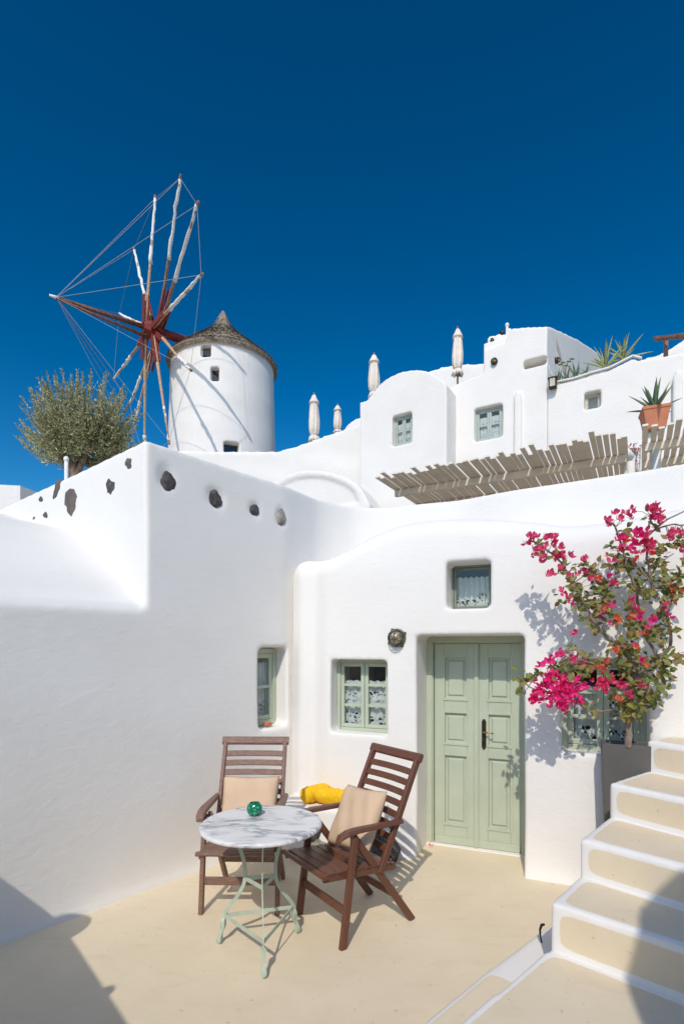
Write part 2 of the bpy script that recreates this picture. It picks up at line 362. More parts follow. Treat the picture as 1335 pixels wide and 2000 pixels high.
    def prism_xy(self, poly, z0, z1):
        k = len(poly); V = [(x, y, z0) for x, y in poly]+[(x, y, z1) for x, y in poly]
        F = [tuple(reversed(range(k))), tuple(range(k, 2*k))]+[(i, (i+1) % k, k+(i+1) % k, k+i) for i in range(k)]
        return self.add(V, F)
    def ellipsoid(self, c, r, seg=16, rings=10, fn=None):
        V = []; F = []
        for i in range(rings+1):
            t = pi*i/rings
            for j in range(seg):
                a = 2*pi*j/seg; p = Vector((sin(t)*cos(a), sin(t)*sin(a), cos(t)))
                if fn: p = p*fn(p)
                V.append((c[0]+p.x*r[0], c[1]+p.y*r[1], c[2]+p.z*r[2]))
        for i in range(rings):
            for j in range(seg): F.append((i*seg+j, (i+1)*seg+j, (i+1)*seg+(j+1) % seg, i*seg+(j+1) % seg))
        return self.add(V, F)
    def mesh(self, name='m', fix=True):
        me = bpy.data.meshes.new(name); me.from_pydata(self.v, [], self.f); me.validate()
        if fix:
            bm = bmesh.new(); bm.from_mesh(me); bmesh.ops.remove_doubles(bm, verts=bm.verts, dist=1e-6)
            bmesh.ops.recalc_face_normals(bm, faces=bm.faces); bm.to_mesh(me); bm.free()
        return me
    def build(self, name, m, parent=None, xf=None, smooth=False, fix=True):
        return link(name, self.mesh(name, fix), m, parent, xf, smooth)

def evald(o):
    dg = bpy.context.evaluated_depsgraph_get(); return bpy.data.meshes.new_from_object(o.evaluated_get(dg), depsgraph=dg)
def plaster(name, prims, cutters=None, voxel=.03, smooth=5, parent=None, m=None, deform=None, paint=None):
    """hand-plastered mass: closed prims minus cutters, merged, softened; all in world coordinates"""
    cut = None
    if cutters and cutters.v:
        cut = bpy.data.objects.new('cutter', cutters.mesh()); C.objects.link(cut)
    joined_v = []; joined_f = []
    for p in prims:
        o = bpy.data.objects.new('prim', p.mesh()); C.objects.link(o); me = o.data; me2 = None
        if cut:
            b = o.modifiers.new('b', 'BOOLEAN'); b.operation = 'DIFFERENCE'; b.object = cut; b.solver = 'EXACT'; b.use_self = True
            bpy.context.view_layer.update(); me2 = evald(o); me = me2
        k = len(joined_v); joined_v += [tuple(v.co) for v in me.vertices]; joined_f += [tuple(i+k for i in f.vertices) for f in me.polygons]
        bpy.data.objects.remove(o)
    if cut: bpy.data.objects.remove(cut)
    me = bpy.data.meshes.new(name); me.from_pydata(joined_v, [], joined_f)
    o = bpy.data.objects.new('tmp', me); C.objects.link(o)
    r = o.modifiers.new('r', 'REMESH'); r.mode = 'VOXEL'; r.voxel_size = voxel; r.adaptivity = 0
    s = o.modifiers.new('s', 'SMOOTH'); s.factor = .5; s.iterations = smooth
    bpy.context.view_layer.update(); me = evald(o); bpy.data.objects.remove(o)
    n = len(me.vertices); co = np.empty(n*3); me.vertices.foreach_get('co', co); V = co.reshape(-1, 3)
    W = V.copy(); amp = voxel*.22
    for i, ax in enumerate(((1.9, 2.6, 3.1), (2.4, 1.5, 2.2), (1.2, 3.3, 1.8))):
        ph = np.sin(V[:, (i+1) % 3]*ax[0]*1.7+i)+np.sin(V[:, (i+2) % 3]*ax[1]*1.3+2*i)+.5*np.sin(V[:, 2]*ax[2]*3+V[:, 0]*2.7+i)
        W[:, i] += amp*.5*ph
    if deform: W = deform(W)
    me.vertices.foreach_set('co', W.reshape(-1))
    me.update()
    if paint:
        nr = np.empty(n*3); me.vertex_normals.foreach_get('vector', nr)
        val = paint(W, nr.reshape(-1, 3)); at = me.attributes.new('paint', 'FLOAT', 'POINT'); at.data.foreach_set('value', val.astype(np.float32))
    return link(name, me, m or M['plaster'], parent)
def bev(o, w=.004, seg=2):
    b = o.modifiers.new('bevel', 'BEVEL'); b.width = w; b.segments = seg; b.limit_method = 'ANGLE'; b.angle_limit = radians(40); return o

# ------------------------------------------------------------------ ground of the setting
fl = MB().prism_xy([(-5, -4), (6, -4), (6, 5.8), (-5, 5.8)], -.15, 0).build('terrace_floor', M['floor']); tag(fl, kind='structure')
def hill():
    V = []; F = []; n = 60
    xs = [-600+1200*i/n for i in range(n+1)]; ys = [6.2+.8*i*(1+.09*i) for i in range(n+1)]
    for y in ys:
        for x in xs:
            k = x if abs(x) < 100 else x
            z = -.5+max(0, min(y, 34)-7)*.33+ (1.4*sin(x*.03+y*.02) if y > 34 else 0) - max(0, y-60)*.12 - max(0, -x-14)*.25
            V.append((x, y, z))
    for j in range(n):
        for i in range(n): F.append((j*(n+1)+i, j*(n+1)+i+1, (j+1)*(n+1)+i+1, (j+1)*(n+1)+i))
    me = bpy.data.meshes.new('hillside'); me.from_pydata(V, [], F); return link('hillside', me, mat('dry_hillside', (.36, .30, .23, 1), .95, .25, 1.2, .05, 4))
tag(hill(), kind='structure')
gs = MB().prism_xy([(-700, -700), (700, -700), (700, 6.3), (-700, 6.3)], -1.2, -.52).build('lower_ground', mat('pale_bounce_ground', (.60, .50, .37, 1), .95, .25, 1.5, .05, 4)); tag(gs, kind='structure')  # unseen ground, its colour paled to bounce warm light into the shade

# ------------------------------------------------------------------ window kit (in a plane's frame, local s,n,z)
def window(parent, pl, s0, s1, z0, z1, n, cols, rows, m, stile=.035, fr=.035, depth=.05, curtain=.72, far=False, back=True, name='window', tier=True):
    F = MB(pl.mx)
    F.box(s0, s0+fr, n, n+depth, z0, z1).box(s1-fr, s1, n, n+depth, z0, z1)
    F.box(s0+fr, s1-fr, n, n+depth, z0, z0+fr).box(s0+fr, s1-fr, n, n+depth, z1-fr, z1)
    f = bev(F.build(name, m, parent), .004)
    a0, a1, b0, b1 = s0+fr, s1-fr, z0+fr, z1-fr
    w = (a1-a0)/cols
    pane_me = None
    for c in range(cols):
        x0 = a0+c*w+.002; x1 = x0+w-.004; S = MB(pl.mx); y0 = n+.008+(.004*c); y1 = y0+.03; u = stile
        S.box(x0, x0+u, y0, y1, b0+.002, b1-.002).box(x1-u, x1, y0, y1, b0+.002, b1-.002)
        hh = (b1-b0-.004-u)/rows
        for r in range(rows+1):
            z = b0+.002+r*hh; uu = u if r in (0, rows) else u*.7
            S.box(x0+u, x1-u, y0+.002, y1-.002, z+(u-uu)/2, z+(u-uu)/2+uu)
        bev(S.build('sash', m, f), .003)
        for r in range(rows):
            z = b0+.002+r*hh
            MB(pl.mx).box(x0+u*.8, x1-u*.8, y0+.013, y0+.017, z+u*.8, z+hh+u*.2).build('pane', M['glass'], f)
    if curtain:
        top = b0+(b1-b0)*curtain; ncol = 70; nz = 14
        for t, (c0, c1, off) in enumerate(((b0, b0+(top-b0)*.66, .075), (b0+(top-b0)*.56, top, .062)) if tier else ((b0, top, .07),)):
            V = []; Fc = []
            for j in range(nz+1):
                for i in range(ncol+1):
                    q = i/ncol; s = a0+q*(a1-a0); z = c0+(c1-c0)*j/nz
                    if j == 0: z += .006*sin(q*60)+ (.012*abs(sin(q*14)) if t else 0)
                    if j == nz: z += .005*sin(q*44+1)
                    V.append(pl.w(s, n+off+.009*sin(q*38+t)+.006*sin(q*83+j*.12), z))
            for j in range(nz):
                for i in range(ncol): k = j*(ncol+1)+i; Fc.append((k, k+1, k+ncol+2, k+ncol+1))
            MB().add(V, Fc).build('curtain', M['lace'], f, smooth=True, fix=False)
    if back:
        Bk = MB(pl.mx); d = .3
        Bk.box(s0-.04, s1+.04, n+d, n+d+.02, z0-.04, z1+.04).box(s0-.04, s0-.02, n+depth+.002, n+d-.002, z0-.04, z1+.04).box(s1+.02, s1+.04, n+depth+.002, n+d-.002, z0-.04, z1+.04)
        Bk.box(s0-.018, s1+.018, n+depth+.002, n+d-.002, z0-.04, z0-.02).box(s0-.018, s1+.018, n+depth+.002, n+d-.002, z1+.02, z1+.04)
        Bk.build('dark_backing', M['dark'], f)  # near-black box, the room's shade put into its colour
    return f

# ------------------------------------------------------------------ the left wall with its upper block, and the parapet that curves out of it
W1 = Plane((-1.09, 4.195), bearing(40)); W1.o = Vector((-1.09, 4.195))
cornerL = Vector(((285-CX)/FPX, 1)); 
t_ = W1.o.dot(W1.n)/cornerL.dot(W1.n); CR = cornerL*t_            # the sharp corner of the upper block
d1 = W1.d.copy(); e0 = Vector((-d1.y, d1.x))                       # e0: into / away along the second face
LEDGE, TOP = 1.977, 3.20
house_a = empty('boundary_house', (CR.x, CR.y, 0), 'white plastered house wall on the left, studded along its top with black volcanic stones', 'house')
top_px = [(560, 957), (590, 966), (622, 975), (659, 984), (702, 990), (764, 990), (824, 983), (900, 975), (1000, 956), (1120, 938), (1240, 920), (1335, 905), (1500, 880)]
top_w = [atz(x, y, TOP) for x, y in top_px]
_s, _ = W1.sz(552, 1268); _q = W1.w(_s, 0, 0); _m = srf(590, 1268, 5.11)
_q0 = W1.w(_s-.3, 0, 0)
path = catmull([(_q0.x, _q0.y), (_q.x, _q.y), (_m.x, _m.y)]+[(p.x, p.y) for p in top_w[2:]], 6)[6:]
path = [(CR.x, CR.y)]+path
def offset(pth, d):
    out = []
    for i, p in enumerate(pth):
        a = Vector(pth[max(i-1, 0)]); b = Vector(pth[min(i+1, len(pth)-1)]); t = (b-a).normalized(); out.append((p[0]-t.y*d, p[1]+t.x*d))
    return out
bk = CR+e0*6
# upper block: wedge behind the stone-studded corner (solid, its roof a hand below the parapet)
i_end = 7
upper = MB().prism_xy([path[0]]+path[1:]+list(reversed(offset(path, .38)[1:]))+[tuple(CR+e0*.38+d1*.38), tuple(bk+d1*.38), tuple(bk)], -.1, TOP)
roofm = MB().prism_xy([tuple(CR+(d1+e0)*.2), tuple(CR+d1*2.0+e0*.2), tuple(CR+d1*2.2+e0*6), tuple(bk+d1*.2)], 0, TOP-.45)
left_end = CR-d1*4.2
lower = MB().prism_xy([tuple(left_end), tuple(CR+d1*.02), tuple(CR+d1*.3+e0*.5), tuple(left_end+e0*.5)], -.1, LEDGE)
# shoulder vault on the ledge: profile over k = distance along e0, extruded to the left
prof = catmull([(-.0, LEDGE-.3), (.02, LEDGE+.01), (.12, 2.07), (.33, 2.27), (.74, 2.515), (1.3, 2.74), (2.1, 2.93), (2.94, 3.13), (4.5, 3.2)], 5)
V = []; k = len(prof)+1
pf = prof+[(4.5, 1.0)]
vault = MB(); A = left_end-d1*.0; B = CR+d1*.15
vv = [(A.x+e0.x*q, A.y+e0.y*q, z) for q, z in pf]+[(B.x+e0.x*q, B.y+e0.y*q, z) for q, z in pf]
n_ = len(pf)
vault.add(vv, [tuple(range(n_)), tuple(reversed(range(n_, 2*n_)))]+[(i, n_+i, n_+(i+1) % n_, (i+1) % n_) for i in range(n_)])
cut = MB(W1.mx)
sA, _ = W1.sz(505, 1300); sB, _ = W1.sz(562, 1300)
cut.box(sA, sB, -.5, .3, 1.0, 1.715)
for (x, y, w, h) in ((326, 932, 34, 52), (422, 972, 40, 42), (498, 995, 26, 30), (550, 1010, 28, 38)):     # the plaster dips round the stones
    s, z = W1.sz(x, y); Yw = W1.w(s, 0, z).y; cut.ellipsoid((s, -.012, z), (w/FPX*Yw*.70, .034, h/FPX*Yw*.62), 16, 10)
def foot_flare(W):
    z = W[:, 2]; sdist = (W[:, 0]-W1.o.x)*W1.n.x+(W[:, 1]-W1.o.y)*W1.n.y
    near = (np.abs(sdist) < .12)
    fl_ = near*(.035*np.exp(-np.clip(z, 0, 9)/.06)+.03*np.exp(-np.clip(z, 0, 9)/.7))
    W[:, 0] -= W1.n.x*fl_; W[:, 1] -= W1.n.y*fl_; return W
plaster('wall', [upper, roofm, lower, vault], cut, .024, 4, house_a, deform=foot_flare)
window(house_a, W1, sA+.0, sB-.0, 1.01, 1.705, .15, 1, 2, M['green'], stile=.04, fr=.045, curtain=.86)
tag(MB(W1.mx).cbox(sA+.13, sA+.20, .04, .10, 1.012, 1.045, .006).build('wooden_wedge', M['terracotta']), 'small reddish brown block lying on the sill of the left wall window', 'block')

def stone(pl, px, py, wpx, hpx, m, parent, seed, tilt=0, proud=.012):
    s, z = pl.sz(px, py); Y = pl.w(s, 0, z).y
    a = wpx/FPX*Y/2*1.15; b = hpx/FPX*Y/2; R = random.Random(seed)
    ph = [R.uniform(0, 6.28) for _ in range(8)]
    fn = lambda p: 1+.10*sin(2*atan2(p.z, p.x)+ph[0])+.07*sin(3*atan2(p.z, p.x)+ph[1])+.08*sin(7*p.x+ph[2])*sin(6*p.z+ph[3])+.04*sin(19*p.x+ph[4])*sin(17*p.z+ph[5])
    mb = MB(pl.mx @ Matrix.Translation((s, 0, z)) @ Matrix.Rotation(tilt, 4, 'Y'))
    mb.ellipsoid((0, .012, 0), (a, .022, b), 26, 16, fn)
    return mb.build('stone', m, parent, smooth=True)
for i, (x, y, w, h, m, t) in enumerate([(330, 941, 27, 42, 'stone', -.2), (422, 975, 29, 33, 'stone', .3), (498, 996, 20, 24, 'stone', 0), (550, 1011, 22, 32, 'stone_g', 0)]):
    stone(W1, x, y, w, h, M[m], house_a, 100+i, t)
W0 = Plane(CR, -e0)    # the sunlit second face, seen from its left; s runs towards the corner
for i, (x, y, w, h, m, t) in enumerate([(252, 905, 17, 30, 'stone_b', .1), (216, 950, 20, 40, 'stone', 0), (138, 978, 29, 55, 'stone_b', -.1), (111, 955, 20, 27, 'stone_b', -.6), (80, 975, 8, 13, 'stone', 0), (89, 1006, 9, 15, 'stone', .3), (67, 1014, 6, 10, 'stone', 0)]):
    s, z = W0.sz(x, y); p = W0.w(s, 0, z)
    Y = p.y; px_per_m = FPX/Y*abs((Vector((p.x, p.y)).normalized()).cross(W0.d)) if False else None
    # foreshortening of this face: measure it
    s2, _ = W0.sz(x+w, y); wid = abs(s2-s)
    R = random.Random(i+40); ph = [R.uniform(0, 6.28) for _ in range(6)]
    fn = lambda q: 1+.10*sin(2*atan2(q.z, q.x)+ph[0])+.07*sin(3*atan2(q.z, q.x)+ph[1])+.09*sin(7*q.x+ph[2])*sin(6*q.z+ph[3])+.04*sin(15*q.x+ph[4])*sin(14*q.z+ph[5])
    mb = MB(W0.mx @ Matrix.Translation((s, 0, z)) @ Matrix.Rotation(t, 4, 'Y'))
    mb.ellipsoid((0, .012, 0), (wid/2, .022, h/FPX*Y/2), 26, 16, fn); mb.build('stone', M[m], house_a, smooth=True)
tag(MB().prism_xy([(-7.5, 8.8), (-5.5, 9.15), (-5.3, 10.2), (-8, 10)], -1, 4.50).build('neighbour_wall', M['plaster_far']), 'plain white wall top at the far left edge of the photo', 'wall')

# ------------------------------------------------------------------ the facade with the green door
F = Plane(Vector((.3827, .9239))*4.25, (.9239, -.3827))
house_b = empty('cave_house', (F.w(0, 0, 0).x, F.w(0, 0, 0).y, 0), 'white rounded cave house facade with the sage green double door', 'house')
def fo(px, py, n=0): return F.sz(px, py, n)
sl_, _ = fo(556, 1300); 
topF = catmull([fo(x, y) for x, y in [(553, 1115), (560, 1098), (580, 1091), (630, 1088), (665, 1074), (720, 1042), (780, 1018), (850, 1008), (950, 1007), (1050, 1014), (1110, 1021), (1180, 1014), (1260, 1002), (1335, 985), (1500, 950)]], 5)
outl = [(fo(553, 1115)[0], -.1)]+topF+[(topF[-1][0], -.1)]
facade = MB(F.mx).prism_sz(outl, 0, 1.0)
cF = MB(F.mx)
# openings: door, window left, window over the door, window right
dS0, _ = fo(812, 1400); dS1, _ = fo(1023, 1400); dZ1 = fo(812, 1241)[1]
cF.box(dS0, dS1, -.5, .8, -.2, dZ1)
wS0, wz1 = fo(645, 1288); wS1, _ = fo(755, 1288); wz0 = fo(700, 1434)[1]
cF.box(wS0, wS1, -.5, .7, wz0, wz1)
uS0, uz1 = fo(870, 1098); uS1, _ = fo(956, 1098); uz0 = fo(915, 1188)[1]; uz1 = fo(915, 1095)[1]
cF.box(uS0, uS1, -.5, .7, uz0, uz1)
rS0, _ = fo(1096, 1300); rS1, _ = fo(1268, 1300); rz1 = fo(1150, 1287)[1]; rz0 = fo(1120, 1470)[1]
cF.box(rS0, rS1, -.5, .7, rz0, rz1)
sL0 = fo(553, 1300)[0]; sP, _ = fo(588, 1300); s64, _ = fo(645, 1300)
def facade_deform(W):
    s = (W[:, 0]-F.o.x)*F.d.x+(W[:, 1]-F.o.y)*F.d.y; n = (W[:, 0]-F.o.x)*F.n.x+(W[:, 1]-F.o.y)*F.n.y; z = W[:, 2]
    front = np.clip(1-n/.35, 0, 1)
    q = np.clip((s64-.0-s)/.30, 0, 1); q = q*q*(3-2*q)
    dn = .10*q-.065*np.exp(-((s-sP+.01)/.085)**2)*np.clip((2.75-z)/.3, 0, 1)
    zt_ = np.interp(s, [q_[0] for q_ in topF], [q_[1] for q_ in topF]); r_ = np.clip(1-(zt_-z)/.16, 0, 1); dn += .11*(1-np.sqrt(1-.97*r_*r_))
    e_ = np.clip(1-(s-sL0)/.13, 0, 1); dn += .10*(1-np.sqrt(1-.98*e_*e_))
    dn = dn*front
    dn -= front*(.05*np.exp(-np.clip(z, 0, 9)/.06)+.02*np.exp(-np.clip(z, 0, 9)/.5))
    dn -= front*.012*np.sin(s*2.3+1)*np.sin(z*2.1)
    dn += np.clip((z-2.25)/.5, 0, 1)**2*.05*front
    W[:, 0] += F.n.x*dn; W[:, 1] += F.n.y*dn; return W
plaster('wall', [facade], cF, .019, 3, house_b, deform=facade_deform)
# near-black panels behind every opening stand in for the shade of unlit rooms
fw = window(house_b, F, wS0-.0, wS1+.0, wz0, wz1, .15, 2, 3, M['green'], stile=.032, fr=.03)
fu = window(house_b, F, uS0, uS1, uz0, uz1, .22, 1, 1, M['green_shade'], stile=.018, fr=.02, curtain=.78, tier=False)
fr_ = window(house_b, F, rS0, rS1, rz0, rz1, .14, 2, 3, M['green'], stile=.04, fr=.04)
tag(fr_, 'window half hidden behind the bougainvillea')
# door
nd = .40; jam = .045
D = MB(F.mx)
D.box(dS0-.02, dS0+jam, nd-.03, nd+.05, 0, dZ1+.02).box(dS1-jam, dS1+.02, nd-.03, nd+.05, 0, dZ1+.02).box(dS0+jam, dS1-jam, nd-.03, nd+.05, dZ1-.05, dZ1+.02)
D.box(dS0+jam, dS0+jam+.012, nd-.018, nd+.04, 0, dZ1-.05).box(dS0+jam+.012, dS1-jam-.002, nd-.018, nd+.04, dZ1-.062, dZ1-.05)
dframe = bev(D.build('door_frame', M['green'], house_b), .005)
a0 = dS0+jam+.014; a1 = dS1-jam; mid = (a0+a1)/2+.005; zt = dZ1-.064
def leaf(x0, x1, n0, lap, nm='door_leaf'):
    S = MB(F.mx); z0 = .012; st = .085; w = x1-x0
    rails = [(z0, z0+.17), (z0+.17+.60, z0+.17+.60+.10), (z0+.87+.27, z0+.87+.27+.115), (zt-.115, zt)]
    S.box(x0, x0+st, n0, n0+.045, z0, zt).box(x1-st, x1, n0, n0+.045, z0, zt)
    for r0, r1 in rails: S.box(x0+st, x1-st, n0+.0015, n0+.0435, r0, r1)
    if lap:
        S.box(x1-.028, x1+.014, n0-.014, n0-.0005, z0, zt).box(x1-.020, x1+.006, n0-.022, n0-.0145, z0, zt)
    S.box(x0+.004, x1-.012, n0-.010, n0-.0005, z0, z0+.06)
    lf = bev(S.build(nm, M['green'], house_b), .004)
    for (_, p0), (p1, _) in zip(rails[:-1], rails[1:]):
        P = MB(F.mx); b0, b1 = x0+st, x1-st
        def ring(i, n): return [(b0+i, n, p0+i), (b1-i, n, p0+i), (b1-i, n, p1-i), (b0+i, n, p1-i)]
        rr = [ring(-.012, n0+.004), ring(-.012, n0-.006), ring(.004, n0-.006), ring(.010, n0+.020), ring(.026, n0+.020), ring(.040, n0+.006), ring(.044, n0+.006)]
        V = [v for r in rr for v in r]; Fc = []
        for i in range(len(rr)-1):
            for j in range(4): Fc.append((i*4+j, i*4+(j+1) % 4, i*4+4+(j+1) % 4, i*4+4+j))
        k = (len(rr)-1)*4; Fc.append((k, k+1, k+2, k+3)); P.add(V, Fc); P.build('panel', M['green'], lf)
    return lf
lf1 = leaf(a0+.003, mid, nd, True); lf2 = leaf(mid+.002, a1-.002, nd+.006, False)
hx = mid+.055; hz = .98
hp = MB(F.mx); hp.prism_sz([(hx-.018, hz-.105), (hx-.009, hz-.125), (hx, hz-.13), (hx+.009, hz-.125), (hx+.018, hz-.105), (hx+.018, hz+.105), (hx+.009, hz+.125), (hx, hz+.13), (hx-.009, hz+.125), (hx-.018, hz+.105)], nd-.006, nd+.004)
bev(hp.build('handle_plate', M['bronze'], lf2), .003)
MB(F.mx).tube([(hx, nd, hz+.02), (hx, nd-.04, hz+.02), (hx+.01, nd-.048, hz+.02), (hx+.055, nd-.048, hz+.023), (hx+.085, nd-.046, hz+.012)], [.007, .007, .007, .006, .005], 10).build('door_handle', M['brass'], lf2, smooth=True)
MB(F.mx).tube([(hx, nd-.012, hz-.07), (hx, nd-.004, hz-.07)], .009, 10).build('keyhole', M['dark'], lf2)
# near-black panel, the dark behind the leaves put into its colour
MB(F.mx).box(dS0-.1, dS1+.1, .6, .62, -.05, dZ1+.1).build('dark_backing', M['dark'], house_b)
MB(F.mx).prism_sz([(dS0-.01, 0), (dS1+.01, 0), (dS1+.01, .009), (dS0-.01, .009)], nd-.05, nd+.1).build('threshold', M['plaster'], house_b)

# bulkhead lamp
ls, lz = fo(775, 1246)
lamp = empty('bulkhead_lamp', F.w(ls, 0, lz-.09), 'round caged brass ship lamp on the white wall left above the green door', 'lamp')
lx = F.mx @ Matrix.Translation((ls, -.01, lz)) @ Matrix.Rotation(pi/2, 4, 'X')
MB(lx).lathe([(.058, -.02), (.075, -.02), (.078, 0), (.074, .018), (.064, .024), (.064, .012), (.01, .012)], 28).build('ring', M['oldmetal'], lamp, smooth=True)
lens = MB(lx).ellipsoid((0, 0, .01), (.055, .055, .062), 20, 12).build('glass_dome', mat('yellowed_glass', (.42, .36, .22, 1), .12, .35, 22), lamp, smooth=True)
cg = MB(lx)
for a in range(3):
    b = a*pi/3+.5; pts = [(.072*cos(t)*cos(b), .072*cos(t)*sin(b), .012+.080*sin(t)) for t in [pi*i/12 for i in range(13)]]; cg.tube(pts, .0045, 6)
cg.tube([(.055*cos(t), .055*sin(t), .065) for t in [2*pi*i/20 for i in range(21)]], .0045, 6)
cg.build('cage', M['oldmetal'], lamp, smooth=True)
for a in (.5, 2.1, 3.7, 5.3):
    MB(lx).cbox(.076*cos(a)-.013, .076*cos(a)+.013, .076*sin(a)-.013, .076*sin(a)+.013, -.012, .004).build('lug', M['oldmetal'], lamp)

# ------------------------------------------------------------------ low bench in the corner, with stones, towels on it
bl = [F.w(*v) for v in ((fo(560, 1500)[0], .3, 0), (fo(742, 1500)[0], .3, 0), (fo(742, 1500)[0]-.02, -.24, 0), (fo(560, 1500)[0]+.15, -.33, 0), (fo(560, 1500)[0]+.05, -.12, 0))]
bench = empty('masonry_bench', (bl[0].x, bl[0].y, 0), 'low whitewashed stone bench built into the corner behind the chairs', 'bench')
plaster('bench_body', [MB().prism_xy([(p.x, p.y) for p in bl], -.05, .40)], None, .022, 8, bench)
def rock(c, r, m, seed, parent, name='stone'):
    R = random.Random(seed); ph = [R.uniform(0, 6.28) for _ in range(6)]
    fn = lambda p: 1+.12*sin(3*p.x+ph[0])*sin(3*p.z+ph[1])+.06*sin(8*p.x+ph[2])*sin(7*p.y+ph[3])+.05*sin(11*p.z+ph[4])
    return MB().ellipsoid(c, r, 18, 12, fn).build(name, m, parent, smooth=True)
for i, (px, n, z, r, m) in enumerate([(600, -.26, .16, (.10, .07, .09), 'stone_g'), (640, -.28, .22, (.07, .06, .11), 'stone'), (648, -.27, .08, (.10, .06, .07), 'stone_g'), (690, -.25, .24, (.09, .06, .09), 'stone_g'), (705, -.25, .09, (.11, .06, .09), 'stone')]):
    p = F.w(fo(px, 1500)[0], n, z); rock(p, r, M[m], 60+i, bench)
p = F.w(fo(757, 1640)[0], -.22, .12); rk = rock(p, (.15, .13, .15), M['stone'], 77, None, 'boulder'); tag(rk, 'dark volcanic boulder on the floor between the right chair and the green door', 'stone')
def towel(px, n, z, ang, label, L=.27, r=.074):
    base = F.w(fo(px, 1560)[0], n, z); V = []; Fc = []
    xf = Matrix.Translation(base) @ Matrix.Rotation(ang, 4, 'Z')
    o = empty('rolled_towel', base-Vector((0, 0, r)), label, 'towel')
    mb = MB(xf); prof = []
    for i in range(25):
        x = -L/2+L*i/24; e = abs(2*x/L); rr = r*(1-.25*e**6)*(1+.05*sin(i*1.3)); prof.append((x, rr))
    for x, rr in prof:
        for j in range(20):
            a = 2*pi*j/20; q = rr*(1+.05*sin(3*a+x*9)); V.append((x, q*cos(a), q*sin(a)*.9))
    for i in range(24):
        for j in range(20): Fc.append((i*20+j, i*20+(j+1) % 20, i*20+20+(j+1) % 20, i*20+20+j))
    Fc += [tuple(reversed(range(20))), tuple(range(480, 500))]
    mb.add(V, Fc); mb.build('roll', M['yellow'], o, smooth=True)
    sp = []; 
    for i in range(60):
        a = i*.38; q = .010+.0019*i*.4*(r/.062); sp.append((L/2+.003, q*cos(a), q*sin(a)*.9))
    MB(xf).tube(sp, .0035, 5).build('rolled_edge', M['yellow'], o, smooth=True)
    return o
towel(628, -.12, .475, -.15+1.0, 'yellow rolled towel at the left end of the low bench')
towel(664, -.16, .475, -.35, 'yellow rolled towel on the low bench, nearest the right chair')

# ------------------------------------------------------------------ stairs on the right
Ls = [atz(1072, 1763, .50), atz(1130, 1636, .70), atz(1188, 1528, .90), atz(1262, 1446, 1.10)]
zs = [.28, .50, .70, .90, 1.10]
brs = [133, 139, 146, 152]
pe = [atz(890, 2000, .28), atz(1000, 1905, .28), atz(1066, 1856, .28)]      # edge of the landing
dpe = (pe[2]-pe[0]).normalized(); 
stairs = empty('staircase', (Ls[0].x, Ls[0].y, 0), 'cream staircase with white painted edges rising on the right', 'stairs')
back_line = [F.w(3.2, -.02, 0), F.w(fo(1240, 1500)[0], -.02, 0)]
Lend = F.w(fo(1262, 1446)[0]+.1, -.02, 0)
steps_pts = Ls+[F.w(fo(1290, 1440)[0], -.02, 0)]
def smin(*a):
    k = .022; s = sum(np.exp(-np.asarray(x)/k*1.0) for x in a); return -k*np.log(s)
for i in range(4):
    r = bearing(brs[i]); L = Vector(Ls[i][:2]); R_ = L+r*2.2
    lefts = [Vector(p[:2]) for p in steps_pts[i+1:]]
    poly = [tuple(L), tuple(R_), (R_.x+1.2, R_.y+1.6), (3.9, 3.2)]+[tuple(p) for p in reversed(lefts)]
    # keep the polygon simple: drop points that fall left of the riser line
    z0 = zs[i]-.10 if i else -.1; z1 = zs[i+1]
    nxt = Vector(Ls[i+1][:2]) if i < 3 else Vector(steps_pts[-1][:2])
    side = (nxt-L).normalized(); sn = Vector((side.y, -side.x)); inw = Vector((-r.y, r.x)); inw = inw if inw.dot(side) > 0 else -inw
    rn = bearing(brs[i+1]) if i < 3 else None
    def paint(W, Nn, i=i, L=L, r=r, inw=inw, z1=z1, sn=sn, nxt=nxt, rn=rn):
        dx = W[:, 0]-L.x; dy = W[:, 1]-L.y
        l = dx*r.x+dy*r.y; dd = dx*inw.x+dy*inw.y
        lead = dx*sn.x+dy*sn.y
        ris = smin(l-.045, W[:, 2]-zs[i]-.026, z1-W[:, 2]-.034)
        if rn is not None:
            iw = Vector((-rn.y, rn.x)); iw = iw if iw.y > 0 else -iw
            back = -((W[:, 0]-nxt.x)*iw.x+(W[:, 1]-nxt.y)*iw.y)-.028
        else: back = np.full(len(W), 1.0)
        tre = smin(dd-.034, lead-.045, back)
        return np.where(Nn[:, 2] > .7, tre, np.where(Nn[:, 2] < .45, ris, np.minimum(tre, -.01)))
    plaster('step', [MB().prism_xy(poly, z0, z1)], None, .016, 5, stairs, M['steps'], paint=paint)
# landing and the strip below it
far = Vector(Ls[0][:2])+bearing(133)*3.0
P0 = Vector(pe[0][:2]); dl = Vector(dpe[:2]).normalized(); P2 = Vector(pe[2][:2])
land = [tuple(P0-dl*2.6), (4.5, -2.6), (4.5, 1.0), tuple(far), tuple(P2+dl*.5)]
r0 = bearing(133); in0 = Vector((-r0.y, r0.x)); in0 = in0 if in0.y > 0 else -in0; snl = Vector((dl.y, -dl.x))
def paint_land(W, Nn):
    l = (W[:, 0]-P0.x)*snl.x+(W[:, 1]-P0.y)*snl.y
    b = -((W[:, 0]-Ls[0].x)*in0.x+(W[:, 1]-Ls[0].y)*in0.y)-.035
    return np.where(Nn[:, 2] > .7, smin(l-.035, b), -.02)
plaster('landing', [MB().prism_xy(land, -.1, .28)], None, .02, 3, stairs, M['steps'], paint=paint_land)
se = [atz(820, 2000, .14), atz(940, 1896, .14), atz(1066, 1795, .14)]
